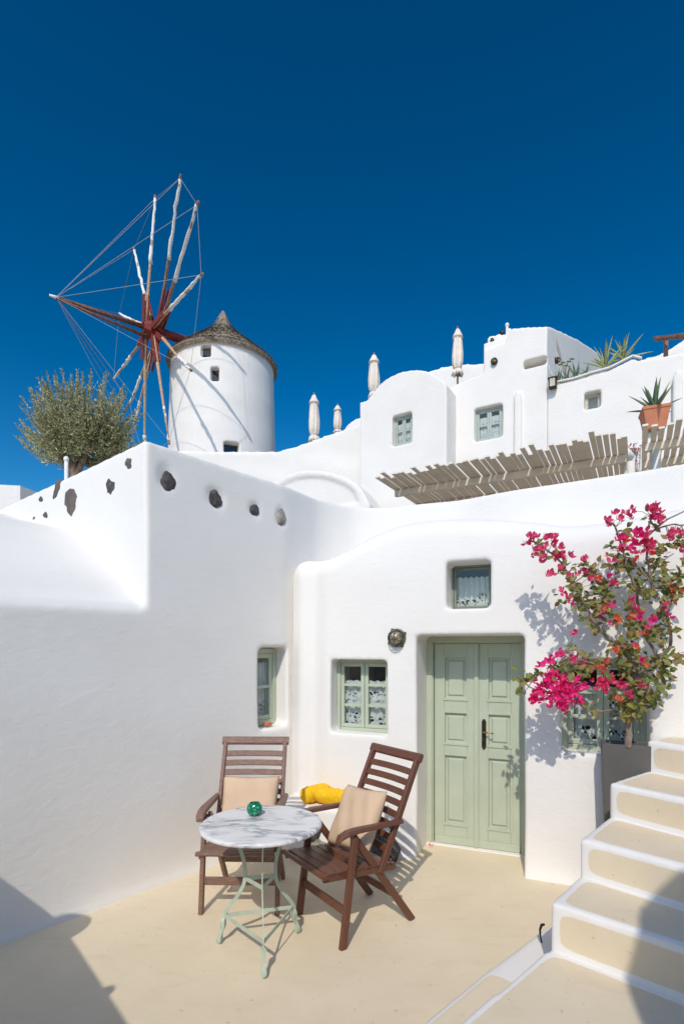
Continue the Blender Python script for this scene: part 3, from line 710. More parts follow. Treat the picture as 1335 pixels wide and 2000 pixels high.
S0 = Vector(se[0][:2]); S1 = Vector(se[1][:2]); ds = (Vector(se[2][:2])-S0).normalized(); sns = Vector((ds.y, -ds.x))
strip = [tuple(S0-ds*2.4), tuple(P0-dl*2.6+snl*.1), tuple(P2+dl*.7+snl*.1), tuple(Vector(se[2][:2])+ds*.4)]
def paint_strip(W, Nn):
    l = (W[:, 0]-S0.x)*sns.x+(W[:, 1]-S0.y)*sns.y
    l2 = -((W[:, 0]-P0.x)*snl.x+(W[:, 1]-P0.y)*snl.y)
    e = -((W[:, 0]-S1.x)*ds.x+(W[:, 1]-S1.y)*ds.y)
    return np.where(Nn[:, 2] > .7, smin(l-.03, l2-.004, e+.02), -.02)
def slope_strip(W):
    e = np.clip(((W[:, 0]-S1.x)*ds.x+(W[:, 1]-S1.y)*ds.y)-.02, 0, 2); W[:, 2] -= np.where(W[:, 2] > .05, e*.05, 0); return W
plaster('lower_step', [MB().prism_xy(strip, -.1, .14)], None, .018, 3, stairs, M['steps'], paint=paint_strip, deform=slope_strip)
hk = atz(1058, 1822, .16)
tag(MB().tube([(hk.x+.02, hk.y+.03, .19), (hk.x+.002, hk.y+.015, .195), (hk.x-.014, hk.y-.005, .18), (hk.x-.018, hk.y-.02, .155), (hk.x-.016, hk.y-.035, .125)], [.007, .008, .006, .005, .004], 8).build('hose_end', M['dark'], smooth=True), 'short bent black pipe end beside the foot of the stairs', 'pipe')

# ------------------------------------------------------------------ chairs
def make_chair(m, label):
    t = empty('folding_chair', (0, 0, 0), label, 'chair', 'folding armchairs at the marble table')
    hw = .245
    rec = lambda z: .33+(z-.45)*.47                      # back line, metres behind the front feet
    for s in (-1, 1):
        x = s*hw
        MB().bar((x, 0.0, 0), (x, .085, .615), .028, .045, up=(0, 1, 0), w2=.028, t2=.042).build('leg', m, t)
        MB().bar((x-s*.032, .55, 0), (x-s*.032, .095, .615), .028, .045, up=(0, 1, 0), t2=.04).build('leg', m, t)
        a = MB(); pts = [(-.035, .610), (-.02, .634), (.03, .650), (.10, .655), (.22, .652), (.44, .648)]
        V = []; W_ = [.040, .052, .058, .058, .052, .036]
        for (y, z), w in zip(pts, W_):
            for dx, dz in ((-w/2, -.013), (w/2, -.013), (w/2+.002, 0), (w/2-.006, .013), (-w/2+.006, .013), (-w/2-.002, 0)): V.append((x+dx, y, z+dz))
        n = len(pts); Fc = [(i*6+j, i*6+(j+1) % 6, i*6+6+(j+1) % 6, i*6+6+j) for i in range(n-1) for j in range(6)]+[tuple(range(6)), tuple(reversed(range((n-1)*6, n*6)))]
        a.add(V, Fc); bev(a.build('armrest', m, t, smooth=False), .004)
        xb = s*(hw-.022)
        MB().bar((xb, rec(.36), .36), (xb, rec(1.0), 1.0), .026, .042, up=(0, 1, 0)).build('stile', m, t)
        MB().bar((s*(hw-.028), -.11, .415), (s*(hw-.028), .40, .375), .024, .045).build('seat_rail', m, t)
    MB().bar((-hw+.014, .028, .20), (hw-.014, .028, .20), .022, .05).build('stretcher', m, t)
    MB().bar((-hw+.05, .40, .20), (hw-.05, .40, .20), .022, .045).build('stretcher', m, t)
    MB().bar((-hw-.0, -.115, .428), (hw+.0, -.115, .428), .035, .024, c=.008).build('seat_rail', m, t)
    seat = [MB().bar((-hw+.016, y, .434-.078*(y+.11)), (hw-.016, y, .434-.078*(y+.11)), .058, .016) for y in [-.058+.066*i for i in range(7)]]
    for q in seat: q.build('seat_slat', m, t)
    up = Vector((0, .47, 1)).normalized()
    MB().bar((-hw-.004, rec(1.012), 1.012), (hw+.004, rec(1.012), 1.012), .034, .060, up=up, c=.012).build('top_rail', m, t)
    for i in range(8):
        z = .485+i*.0625
        V = []; n = 6
        b = MB()
        for k in range(n):                                # slightly curved slats
            q0 = -hw+.035+(2*hw-.07)*k/n; q1 = -hw+.035+(2*hw-.07)*(k+1)/n
        pts = [(-hw+.034+(2*hw-.068)*k/n, rec(z)+.018*(1-(2*k/n-1)**2), z) for k in range(n+1)]
        nrm = Vector((0, -1, .47)).normalized(); V = []
        for p_ in pts:
            p_ = Vector(p_)
            for a_, c_ in ((-.021, -.007), (.021, -.007), (.021, .007), (-.021, .007)): V.append(p_+up*a_-nrm*c_)
        Fc = [(i2*4+j, i2*4+(j+1) % 4, i2*4+4+(j+1) % 4, i2*4+4+j) for i2 in range(n) for j in range(4)]+[(0, 1, 2, 3), tuple(reversed(range(n*4, n*4+4)))]
        b.add(V, Fc); bev(b.build('back_slat', m, t), .003, 1)
    for s in (-1, 1):
        MB().tube([(s*(hw+.015), .335, .44), (s*(hw+.022), .335, .44)], .007, 8).build('bolt', M['brass'], t)
    return t
def children(o): return [c for c in bpy.data.objects if c.parent == o]
def copy_thing(o, label, matswap=None):
    r = o.copy(); C.objects.link(r); r['label'] = label
    for c in children(o):
        d = c.copy(); d.parent = r; C.objects.link(d)
        if matswap: d.material_slots[0].link = 'OBJECT'; d.material_slots[0].material = matswap.get(c.data.materials[0].name, c.data.materials[0])
    return r
ch1 = make_chair(M['wood'], 'brown slatted folding armchair in front of the green door, seen from its side')
ch2 = copy_thing(ch1, 'brown slatted folding armchair behind the marble table, back against the white wall', {'mahogany': M['wood_w']})
fr = Vector((-.135, 3.23)); rr = Vector((.316, 3.54)); dv = (rr-fr).normalized()
ch1.location = (fr.x, fr.y, 0); ch1.rotation_euler = (0, 0, atan2(dv.y, dv.x)-pi/2)
ch2.location = (-.66, 3.43, 0); ch2.rotation_euler = (0, 0, -.02)
def cushion(name, w, h, t, loc, rot, label):
    V = []; Fc = []; n = 24
    for sd in (1, -1):
        for j in range(n+1):
            for i in range(n+1):
                u = 2*i/n-1; v = 2*j/n-1
                k = ((1-u**4)*(1-v**4))**.45
                pinch = 1-.06*(1-abs(v))*abs(u)**3; pinch2 = 1-.06*(1-abs(u))*abs(v)**3
                wr = .004*sin(u*9+v*4)*k
                V.append((u*w/2*pinch, sd*(k*t/2+wr), v*h/2*pinch2))
    N1 = (n+1)**2
    for sd in range(2):
        for j in range(n):
            for i in range(n):
                q = sd*N1+j*(n+1)+i; f = (q, q+1, q+n+2, q+n+1); Fc.append(f if sd else tuple(reversed(f)))
    me = MB().add(V, Fc).mesh(name)
    bm = bmesh.new(); bm.from_mesh(me); bmesh.ops.remove_doubles(bm, verts=bm.verts, dist=.0008); bmesh.ops.recalc_face_normals(bm, faces=bm.faces); bm.to_mesh(me); bm.free()
    o = link(name, me, M['cushion']); o.location = loc; o.rotation_euler = rot; tag(o, label, 'cushion', 'beige cushions on the chairs'); return o
mw = Matrix.Translation(ch2.location) @ Matrix.Rotation(-.02, 4, 'Z')
def place_c(o, chm, loc, tilt, roll, yaw=0):
    o.matrix_basis = chm @ Matrix.Translation(loc) @ Matrix.Rotation(yaw, 4, 'Z') @ Matrix.Rotation(-tilt, 4, 'X') @ Matrix.Rotation(roll, 4, 'Y')
c2 = cushion('cushion', .40, .40, .10, (0, 0, 0), (0, 0, 0), 'beige square cushion upright on the chair behind the marble table')
place_c(c2, mw, (.01, .30, .615), .44, 0)
c1 = cushion('cushion', .40, .40, .11, (0, 0, 0), (0, 0, 0), 'beige square cushion leaning in the chair in front of the green door')
place_c(c1, Matrix.Translation(ch1.location) @ Matrix.Rotation(ch1.rotation_euler.z, 4, 'Z'), (-.01, .285, .625), .50, -.10)

# ------------------------------------------------------------------ marble table
TC = Vector((-.455, 3.02, 0)); TR = .342
tab = empty('bistro_table', TC, 'round marble topped bistro table on a pale green iron base', 'table')
MB(Matrix.Translation(TC)).lathe([(TR-.012, .697), (TR-.003, .700), (TR, .708), (TR-.002, .716), (TR-.010, .722), (TR-.02, .723), (.2, .7232), (.001, .7232)], 72).build('table_top', M['marble'], tab, smooth=True)
bpy.context.view_layer.update()
feet = [(-.25, .065), (.05, -.25), (.2, .19)]
angs = [atan2(y, x) for x, y in feet]
prof = catmull([(.262, .012), (.254, .05), (.236, .11), (.232, .165), (.205, .215), (.150, .285), (.108, .36), (.098, .43), (.112, .51), (.150, .60), (.205, .69)], 4)
for a in angs:
    L = MB(Matrix.Translation(TC) @ Matrix.Rotation(a, 4, 'Z')); V = []; Fc = []
    for i, (q, z) in enumerate(prof):
        p0 = prof[max(i-1, 0)]; p1 = prof[min(i+1, len(prof)-1)]; tx, tz = p1[0]-p0[0], p1[1]-p0[1]; l = sqrt(tx*tx+tz*tz); nx, nz = -tz/l, tx/l
        w = .0032; th = .0105
        if z < .15: w = .011+.004*sin(z*60); th = .011+.003*sin(z*70)
        if z > .66: w = .010
        for yy, k2 in ((-w, -th), (w, -th), (w, th), (-w, th)): V.append((q+nx*k2, yy, z+nz*k2))
    n = len(prof); Fc = [(i*4+j, i*4+(j+1) % 4, i*4+4+(j+1) % 4, i*4+4+j) for i in range(n-1) for j in range(4)]+[(0, 1, 2, 3), tuple(reversed(range(4*n-4, 4*n)))]
    L.add(V, Fc); L.ellipsoid((.262, 0, .014), (.018, .014, .0135), 10, 8); lg = L.build('leg', M['iron'], tab); 
def corner(q, a, z): return TC+Vector((q*cos(a), q*sin(a), z))
for i in range(3):
    a, b = angs[i], angs[(i+1) % 3]
    MB().bar(corner(.228, a, .168), corner(.228, b, .168), .006, .022, c=.001).build('lower_brace', M['iron'], tab)
    MB().bar(corner(.098, a, .395), corner(.098, b, .395), .006, .024, c=.001).build('upper_brace', M['iron'], tab)
MB(Matrix.Translation(TC)).tube([(.20*cos(2*pi*i/36), .20*sin(2*pi*i/36), .692) for i in range(37)], .006, 6).build('top_ring', M['iron'], tab, smooth=True)
gp = atz(497, 1592, .7232)
gh = MB(Matrix.Translation((gp.x, gp.y, .7235))); gh.lathe([(.022, 0), (.030, .002), (.042, .018), (.046, .038), (.042, .058), (.031, .072), (.028, .074), (.026, .071), (.036, .056), (.040, .038), (.036, .018), (.018, .008), (.001, .007)], 36)
tag(gh.build('candle_holder', M['greenglass'], smooth=True), 'small round green crackle glass candle holder on the marble table', 'candle holder')
# fallen petals
def petal(px, py, label):
    p = atz(px, py, .004); mb = MB(Matrix.Translation(p)); 
    for k2 in range(3):
        a = k2*2.1; V = [(0, 0, .004), (.018*cos(a-.5), .018*sin(a-.5), .012), (.030*cos(a), .030*sin(a), .018), (.018*cos(a+.5), .018*sin(a+.5), .010)]; mb.add(V, [(0, 1, 2, 3)])
    tag(mb.build('fallen_bract', M['bract'], fix=False), label, 'petal')
petal(577, 1684, 'magenta bougainvillea bract fallen on the floor between the two chairs'); petal(841, 1652, 'magenta bougainvillea bract fallen at the foot of the green door')

# ------------------------------------------------------------------ planter and bougainvillea
pc = Vector(atz(1215, 1462, 1.10)[:2]); 
plf = Vector(srf(1175, 1451, 3.60)[:2]); pd = Vector(srf(1262, 1462, 3.50)[:2])-plf; pdn = pd.normalized(); pin = Vector((-pdn.y, pdn.x)); pin = pin if pin.y > 0 else -pin
q4 = [plf, plf+pdn*.40, plf+pdn*.40+pin*.17, plf+pin*.17]
q4 = [Vector(q) for q in q4]
qc = sum((Vector(q) for q in q4), Vector((0, 0)))/4
planter = empty('planter', (qc.x, qc.y, 0), 'tall tapered taupe planter between the stairs and the white facade', 'planter')
def ringp(k, z): return [tuple((qc+(Vector(q)-qc)*k))+(z,) for q in q4]
mb = MB(); rr_ = [ringp(.84, 0), ringp(1, 1.065), ringp(.93, 1.065), ringp(.91, 1.0)]
V = [v for r in rr_ for v in r]; Fc = [(3, 2, 1, 0)]
for i in range(3):
    for j in range(4): Fc.append((i*4+j, i*4+(j+1) % 4, i*4+4+(j+1) % 4, i*4+4+j))
mb.add(V, Fc); bev(mb.build('pot', M['planter'], planter), .004)
MB().add(ringp(.915, 1.03), [(0, 1, 2, 3)]).build('soil', M['soil'], planter)
bou = empty('bougainvillea', (qc.x, qc.y, 1.07), 'bougainvillea with magenta and coral bracts growing up from the taupe planter', 'shrub')
def bp(px, py, n): s, z = F.sz(px, py, n); return F.w(s, n, z)
stems = [[(1225, 1462, -.24), (1228, 1415, -.22), (1226, 1380, -.22), (1235, 1335, -.22), (1245, 1300, -.20)],
 [(1232, 1345, -.22), (1260, 1300, -.2), (1282, 1282, -.18), (1258, 1240, -.2), (1242, 1160, -.25), (1225, 1110, -.3), (1215, 1075, -.32), (1200, 1030, -.3), (1186, 1018, -.3)],
 [(1282, 1282, -.18), (1308, 1262, -.2), (1300, 1200, -.25), (1272, 1140, -.28), (1262, 1080, -.3), (1262, 1040, -.3), (1275, 1000, -.33)],
 [(1245, 1300, -.2), (1200, 1262, -.25), (1165, 1222, -.28), (1140, 1180, -.3), (1118, 1140, -.33), (1095, 1100, -.36), (1062, 1070, -.38), (1036, 1055, -.38)],
 [(1230, 1380, -.22), (1190, 1388, -.28), (1150, 1388, -.33), (1130, 1375, -.38), (1090, 1355, -.42), (1040, 1345, -.44), (1010, 1320, -.42)],
 [(1262, 1048, -.3), (1300, 1015, -.28), (1345, 995, -.25)], [(1268, 1038, -.3), (1310, 1025, -.27), (1350, 1027, -.25)],
 [(1245, 1320, -.2), (1290, 1300, -.2), (1345, 1275, -.2)], [(1300, 1200, -.25), (1320, 1150, -.25), (1345, 1100, -.25)],
 [(1240, 1305, -.2), (1180, 1300, -.3), (1130, 1290, -.35), (1095, 1278, -.38)], [(1272, 1140, -.28), (1240, 1100, -.3), (1205, 1080, -.3)]]
for i, st in enumerate(stems):
    pts = catmull([tuple(bp(*q)) for q in st], 5); n = len(pts); R0 = .019 if i == 0 else (.010 if i < 4 else .006)
    rad = [R0*(1-.65*k/(n-1))+.0015 for k in range(n)] if i else [.024-.008*k/(n-1) for k in range(n)]
    jit = [tuple(Vector(p_)+Vector((RND.uniform(-1, 1), RND.uniform(-1, 1), RND.uniform(-1, 1)))*.004) for p_ in pts]
    MB().tube(jit, rad, 7).build('branch' if i else 'trunk', M['bark'], bou, smooth=True)
c2x = lambda x, y: (990+x/3.87, 960+y/3.87); c3x = lambda x, y: (990+x/3.87, 1250+y/3.87)
fl_m = []   # (px,py,spread,count,kind)
for x, y, sp, n, k2 in [(350, 330, 120, 34, 'm'), (250, 370, 90, 26, 'm'), (430, 380, 110, 30, 'm'), (400, 480, 80, 22, 'm'), (200, 440, 60, 12, 'm'), (520, 420, 70, 14, 'm'), (320, 300, 50, 10, 'm'),
    (400, 110, 22, 3, 'p'), (310, 170, 25, 4, 'm'), (260, 200, 20, 3, 'm'), (375, 135, 16, 2, 'm'), (500, 150, 45, 5, 'p'), (560, 190, 35, 4, 'p'), (680, 220, 40, 5, 'o'), (700, 340, 60, 9, 'p'), (770, 360, 70, 12, 'p'), (850, 330, 70, 10, 'p'), (900, 400, 40, 4, 'p'), (830, 90, 25, 2, 'o'), (830, 460, 16, 2, 'o'), (1040, 200, 20, 2, 'o'), (1000, 150, 20, 2, 'p'), (1010, 330, 20, 2, 'p'), (960, 60, 20, 2, 'p'), (735, 175, 20, 2, 'o')]:
    fl_m.append(c3x(x, y)+(sp/3.87, n, k2))
for x, y, sp, n, k2 in [(180, 350, 50, 9, 'p'), (150, 380, 30, 3, 'p'), (270, 350, 22, 3, 'p'), (310, 345, 25, 3, 'p'), (350, 350, 20, 3, 'p'), (200, 460, 30, 5, 'p'), (290, 425, 22, 3, 'p'), (340, 405, 28, 4, 'p'), (405, 425, 30, 4, 'p'), (280, 500, 22, 3, 'p'), (265, 535, 15, 2, 'p'), (360, 505, 32, 5, 'p'), (405, 500, 30, 5, 'p'), (455, 485, 14, 2, 'p'), (405, 585, 20, 3, 'p'), (320, 630, 32, 6, 'p'), (470, 640, 25, 3, 'p'), (525, 625, 12, 1, 'p'), (410, 760, 20, 2, 'p'), (450, 825, 28, 3, 'p'), (490, 860, 15, 2, 'p'), (590, 525, 22, 3, 'p'), (600, 610, 25, 3, 'p'), (620, 665, 22, 3, 'p'), (680, 665, 25, 3, 'o'), (755, 650, 20, 2, 'm'), (800, 680, 25, 3, 'p'), (505, 1070, 20, 2, 'p'),
    (750, 220, 28, 4, 'p'), (765, 265, 18, 2, 'p'), (810, 170, 15, 2, 'p'), (845, 210, 18, 2, 'p'), (885, 175, 15, 2, 'p'), (940, 145, 25, 3, 'p'), (935, 190, 20, 2, 'p'), (1080, 130, 40, 6, 'p'), (1110, 150, 45, 7, 'p'), (1160, 175, 22, 3, 'p'), (1085, 205, 35, 4, 'm'), (1150, 225, 28, 4, 'p'), (980, 320, 45, 7, 'm'), (1030, 340, 55, 9, 'p'), (970, 400, 50, 8, 'm'), (1040, 410, 55, 9, 'p'), (1085, 400, 40, 6, 'p'), (1080, 470, 40, 5, 'o'), (890, 345, 30, 4, 'p'), (900, 375, 25, 3, 'o'), (850, 360, 30, 4, 'm'), (860, 450, 40, 5, 'p'), (885, 415, 20, 2, 'p'), (950, 470, 25, 3, 'p'), (955, 520, 25, 3, 'o'), (750, 490, 15, 1, 'o'), (795, 530, 16, 2, 'p'), (1230, 355, 35, 5, 'p'), (1265, 320, 22, 3, 'p'), (1310, 330, 30, 4, 'p'), (1325, 450, 25, 3, 'p'), (1250, 755, 25, 2, 'o'), (1250, 805, 22, 2, 'o'), (1325, 740, 22, 2, 'o'), (920, 830, 35, 4, 'p'), (960, 880, 25, 3, 'p'), (780, 870, 30, 4, 'p'), (715, 940, 28, 3, 'p'), (740, 880, 20, 2, 'o'), (830, 975, 25, 3, 'o'), (920, 940, 28, 3, 'o'), (990, 955, 25, 3, 'm'), (1075, 965, 32, 4, 'm'), (1225, 955, 25, 2, 'm'), (1185, 875, 22, 3, 'p'), (1015, 1070, 25, 2, 'o'), (1050, 1040, 20, 2, 'p'), (770, 1005, 15, 1, 'p'), (965, 1180, 20, 2, 'o'), (835, 1210, 25, 3, 'o')]:
    fl_m.append(c2x(x, y)+(sp/3.87, n, k2))
lv_m = [c2x(x, y)+(q,) for x, y, q in [(240, 405, 4), (295, 460, 4), (345, 455, 5), (430, 600, 9), (440, 570, 6), (490, 690, 9), (530, 720, 6), (540, 800, 9), (500, 790, 6), (570, 850, 9), (590, 880, 8), (640, 990, 9), (660, 1040, 7), (585, 955, 6), (640, 820, 9), (625, 870, 6), (400, 830, 5), (700, 740, 15), (760, 750, 14), (740, 700, 12), (810, 710, 10), (660, 600, 10), (630, 610, 6), (600, 570, 5), (560, 570, 5), (700, 840, 12), (700, 890, 10), (740, 800, 12), (860, 560, 12), (900, 590, 12), (960, 590, 10), (900, 300, 10), (870, 300, 5), (800, 555, 10), (780, 450, 6), (860, 500, 8), (1040, 650, 9), (1080, 650, 6), (1030, 780, 9), (1090, 780, 8), (960, 710, 9), (920, 700, 6), (1000, 730, 6), (1150, 540, 14), (1175, 570, 10), (1170, 660, 12), (1180, 740, 8), (1230, 700, 12), (1300, 660, 10), (1280, 720, 12), (1170, 460, 9), (1130, 440, 6), (1230, 410, 10), (1300, 400, 12), (1330, 380, 9), (1210, 820, 9), (1270, 780, 8), (920, 850, 7), (880, 1140, 14), (930, 1100, 14), (960, 1060, 10), (1110, 1090, 14), (1080, 1060, 8), (1130, 1030, 10), (1180, 950, 12), (1150, 920, 10), (1230, 1050, 10), (1190, 1150, 8), (930, 1180, 9), (860, 1210, 9), (810, 1160, 7), (800, 960, 6), (770, 900, 6), (690, 930, 6), (970, 900, 8), (940, 960, 8), (1040, 1000, 7), (1050, 200, 5), (1110, 260, 3), (1330, 640, 8), (1340, 520, 6), (1060, 560, 5)]]
lv_m += [c3x(x, y)+(q,) for x, y, q in [(80, 270, 4), (120, 280, 5), (165, 290, 4), (240, 265, 4), (100, 410, 6), (370, 200, 8), (430, 210, 9), (350, 220, 5), (470, 240, 6), (480, 80, 4), (540, 110, 6), (600, 170, 8), (620, 260, 8), (560, 240, 6), (650, 180, 6), (720, 170, 9), (530, 230, 6), (860, 190, 8), (900, 240, 10), (870, 230, 7), (950, 180, 7), (1030, 130, 6), (1090, 200, 8), (1140, 170, 9), (1190, 190, 10), (1230, 180, 8), (1180, 220, 8), (1290, 130, 7), (1250, 110, 6), (1320, 110, 6), (940, 330, 10), (990, 320, 7), (1050, 330, 8), (1120, 290, 8), (1190, 290, 6), (980, 390, 9), (1050, 410, 12), (1100, 400, 10), (1180, 360, 8), (1130, 440, 6), (1090, 480, 10), (900, 500, 14), (950, 520, 14), (1000, 510, 14), (860, 480, 8), (920, 560, 8), (850, 560, 6), (1060, 460, 8), (820, 430, 6), (380, 420, 8), (260, 330, 3), (540, 350, 3), (620, 510, 3), (660, 545, 2), (760, 300, 5), (930, 130, 8), (860, 120, 6)]]
def leaf_mesh(nm, L, W_, m, fold=.25, bend=.25):
    me = bpy.data.meshes.new(nm)
    V = [(0, 0, 0), (L*.28, W_*.42, fold*W_*.4), (L*.62, W_*.36, fold*W_*.35-bend*L*.12), (L, 0, -bend*L*.35), (L*.62, -W_*.36, fold*W_*.35-bend*L*.12), (L*.28, -W_*.42, fold*W_*.4), (L*.3, 0, 0), (L*.64, 0, -bend*L*.12)]
    me.from_pydata(V, [], [(0, 6, 1), (1, 6, 7, 2), (2, 7, 3), (0, 5, 6), (5, 4, 7, 6), (4, 3, 7)]); me.materials.append(m); return me
LM = [leaf_mesh('leaf', .048, .034, M['leaf']), leaf_mesh('leaf', .040, .028, M['leaf']), leaf_mesh('leaf', .044, .030, M['leaf_r'])]
def bract_mesh(m, S=.030):
    me = bpy.data.meshes.new('bract'); V = []; Fc = []
    for k2 in range(3):
        a = k2*2*pi/3; k = len(V); d = Vector((cos(a), sin(a), 0)); e = Vector((-sin(a), cos(a), 0)); u = Vector((0, 0, 1))
        V += [Vector((0, 0, 0)), d*S*.4+e*S*.42+u*S*.45, d*S*.4-e*S*.42+u*S*.45, d*S*.62+e*S*.25+u*S*.95, d*S*.62-e*S*.25+u*S*.95, d*S*.66+u*S*1.15, d*S*.45+u*S*.5]
        Fc += [(k, k+6, k+1), (k, k+2, k+6), (k+1, k+6, k+5, k+3), (k+2, k+4, k+5, k+6)]
    me.from_pydata([tuple(v) for v in V], [], Fc); me.materials.append(m); return me
BM = {'m': bract_mesh(M['bract']), 'p': bract_mesh(M['bract_p'], .027), 'o': bract_mesh(M['bract_o'], .026)}
def rmat(p, sc, tdir=None):
    d = Vector((RND.gauss(0, 1), RND.gauss(0, 1), RND.gauss(0, 1)))
    if tdir: d = d*.55+Vector(tdir)
    return Matrix.Translation(p) @ d.to_track_quat('Z', 'Y').to_matrix().to_4x4() @ Matrix.Rotation(RND.uniform(0, 6.28), 4, 'Z') @ Matrix.Diagonal((sc, sc, sc, 1))
def nn_for(px, py):       # how far in front of the wall the plant stands
    if py > 1300 and px < 1160: return -.40
    if px < 1120: return -.36
    return -.27
def scatter(items):
    singles = 0; extra = {}
    RND.shuffle(items)
    for nm, me, mx_ in items:
        if singles < 280:
            o = bpy.data.objects.new(nm, me); C.objects.link(o); o.matrix_basis = mx_; setparent(o, bou); singles += 1
        else:
            e = extra.setdefault(me.materials[0].name, (MB(), me.materials[0]))[0]; k = len(e.v)
            e.v += [tuple(mx_ @ v.co) for v in me.vertices]; e.f += [tuple(i+k for i in f.vertices) for f in me.polygons]
    return extra
li = []
for px, py, q in lv_m:
    for _ in range(int(q*1.0)+1):
        x = px+RND.gauss(0, 6.5); y = py+RND.gauss(0, 6.5); n = nn_for(px, py)+RND.gauss(0, .05)
        li.append(('leaf', RND.choice(LM[:2]*2+LM[2:]*2), rmat(bp(x, y, min(n, -.1)), RND.uniform(.8, 1.35), (-.3, -1, .7))))
for nm, (e, m_) in scatter(li).items(): tag(e.build('foliage', m_, bou, fix=False), kind='stuff')
fi = []
for px, py, sp, q, k2 in fl_m:
    for _ in range(q):
        x = px+RND.gauss(0, sp*.42); y = py+RND.gauss(0, sp*.42); n = nn_for(px, py)-.05+RND.gauss(0, .035)
        fi.append(('flower', BM[k2], rmat(bp(x, y, min(n, -.12)), RND.uniform(.85, 1.35), (-.2, -1.1, .7))))
for nm, (e, m_) in scatter(fi).items(): tag(e.build('flower_mass', m_, bou, fix=False), kind='stuff')
tw = MB()     # fine twigs from the branches to the clusters
for px, py, q in lv_m+[(a, b, 3) for a, b, *_ in fl_m]:
    best = None
    for st in stems[1:]:
        for a, b in zip(st[:-1], st[1:]):
            for t in (0, .25, .5, .75): 
                x = a[0]+(b[0]-a[0])*t; y = a[1]+(b[1]-a[1])*t; dd = (x-px)**2+(y-py)**2+ (0 if y > py-5 else 300)
                if best is None or dd < best[0]: best = (dd, x, y, a[2])
    p0 = bp(best[1], best[2], best[3]); p1 = bp(px, py, nn_for(px, py)); mdl = (p0+p1)/2+Vector((RND.uniform(-.02, .02), RND.uniform(-.02, .02), RND.uniform(-.01, .03)))
    tw.tube([p0, mdl, p1], [.0028, .002, .0012], 4, cap=False)
tag(tw.build('twigs', M['bark'], bou, fix=False), kind='stuff')

# ------------------------------------------------------------------ olive tree on the roof behind the left wall
ob = srf(150, 905, 6.3)
olive = empty('olive_tree', (ob.x, ob.y, 2.4), 'grey green olive tree standing on the roof behind the stone studded wall', 'tree')
RO = random.Random(5); ends = []; br = MB(); tk = MB()
cc_ = srf(156, 826, 6.3); cen = Vector((cc_.x, cc_.y, cc_.z-.12)); root = Vector((srf(152, 905, 6.3).x, 6.3, srf(152, 905, 6.3).z))
RXo = 101/FPX*6.3; RZt = 98/FPX*6.3
tk.tube([root+Vector((-.02, 0, -.7)), root+Vector((-.03, 0, -.2)), root+Vector((-.07, .0, .12))], [.09, .07, .045], 8)
tk.tube([root+Vector((.18, .05, -.7)), root+Vector((.26, .05, -.1)), root+Vector((.34, .03, .14))], [.08, .06, .035], 8)
tk.tube([root+Vector((-.03, 0, -.2)), root+Vector((.10, -.05, .05)), root+Vector((.16, -.08, .22))], [.04, .03, .02], 6)
nodes = [root+Vector(q_) for q_ in ((-.07, 0, .10), (.34, .03, .12), (.16, -.08, .20), (-.03, 0, 0))]
ol = MB()
def oleaf(p, d, L):
    d = d.normalized(); s = d.cross(Vector((RO.gauss(0, 1), RO.gauss(0, 1), RO.gauss(0, 1)))).normalized()*L*.14
    k = len(ol.v); m2 = p+d*L*.5; ol.v += [tuple(p), tuple(m2+s), tuple(p+d*L), tuple(m2-s)]; ol.f.append((k, k+1, k+2, k+3))
for i in range(330):
    th_ = RO.uniform(0, 2*pi); ph_ = math.asin(RO.uniform(-.80, 1)); rr_o = RO.uniform(.30, 1.0)**.5*RO.uniform(.80, 1.16)
    tip = cen+Vector((RXo*cos(th_)*cos(ph_)*rr_o, RXo*.8*sin(th_)*cos(ph_)*rr_o, RZt*sin(ph_)*rr_o*(1 if ph_ > 0 else .9)))
    st0 = min(nodes, key=lambda q_: (q_-tip).length+RO.uniform(0, .3)); dv_ = tip-st0
    pts = []
    for k in range(8):
        t = k/7; pts.append(st0+dv_*t+Vector((0, 0, -.10*sin(pi*t)*dv_.length*(.6 if dv_.z > 0 else -.4)))+Vector((RO.gauss(0, .008), RO.gauss(0, .008), 0)))
    out_ = (tip-cen).normalized(); shoot = (out_*.55+Vector((RO.gauss(0, .12), 0, .75))).normalized(); Ls_ = RO.uniform(.05, .30)
    br.tube(pts+[tip+shoot*Ls_], [.010*(1-.85*k/8)+.0012 for k in range(9)], 4, cap=False)
    for k in range(3, 7):
        for _ in range(13):
            q_ = pts[k].lerp(pts[k+1], RO.random())+Vector((RO.gauss(0, .03), RO.gauss(0, .03), RO.gauss(0, .03))); oleaf(q_, dv_.normalized()*.5+Vector((RO.gauss(0, .6), RO.gauss(0, .6), RO.gauss(.25, .6))), RO.uniform(.035, .058))
    for k in range(int(Ls_*190)+4):
        t = k/(Ls_*190+4); oleaf(tip+shoot*Ls_*t, shoot+Vector((RO.gauss(0, .5), RO.gauss(0, .5), RO.gauss(0, .4))), RO.uniform(.030, .05)*(1.1-.4*t))
tk.build('trunk', M['bark_o'], olive, smooth=True, fix=False); br.build('branches', M['bark_o'], olive, smooth=True, fix=False)
tag(ol.build('foliage', M['olive'], olive, fix=False), kind='stuff')
gp2 = atz(130, 893, 3.15)
go = empty('garden_globe', (srf(130, 900, 6.0).x, 6.0, 2.76), 'white garden post with a round head beside the olive trunk', 'lamp')
q = srf(130, 897, 6.0); MB().ellipsoid(q, (.03, .03, .034), 14, 10).build('lamp_head', M['whitemetal'], go, smooth=True)
MB().tube([(q.x, q.y, 2.76), (q.x, q.y, q.z-.03)], .022, 8).build('post', M['whitemetal'], go, smooth=True)

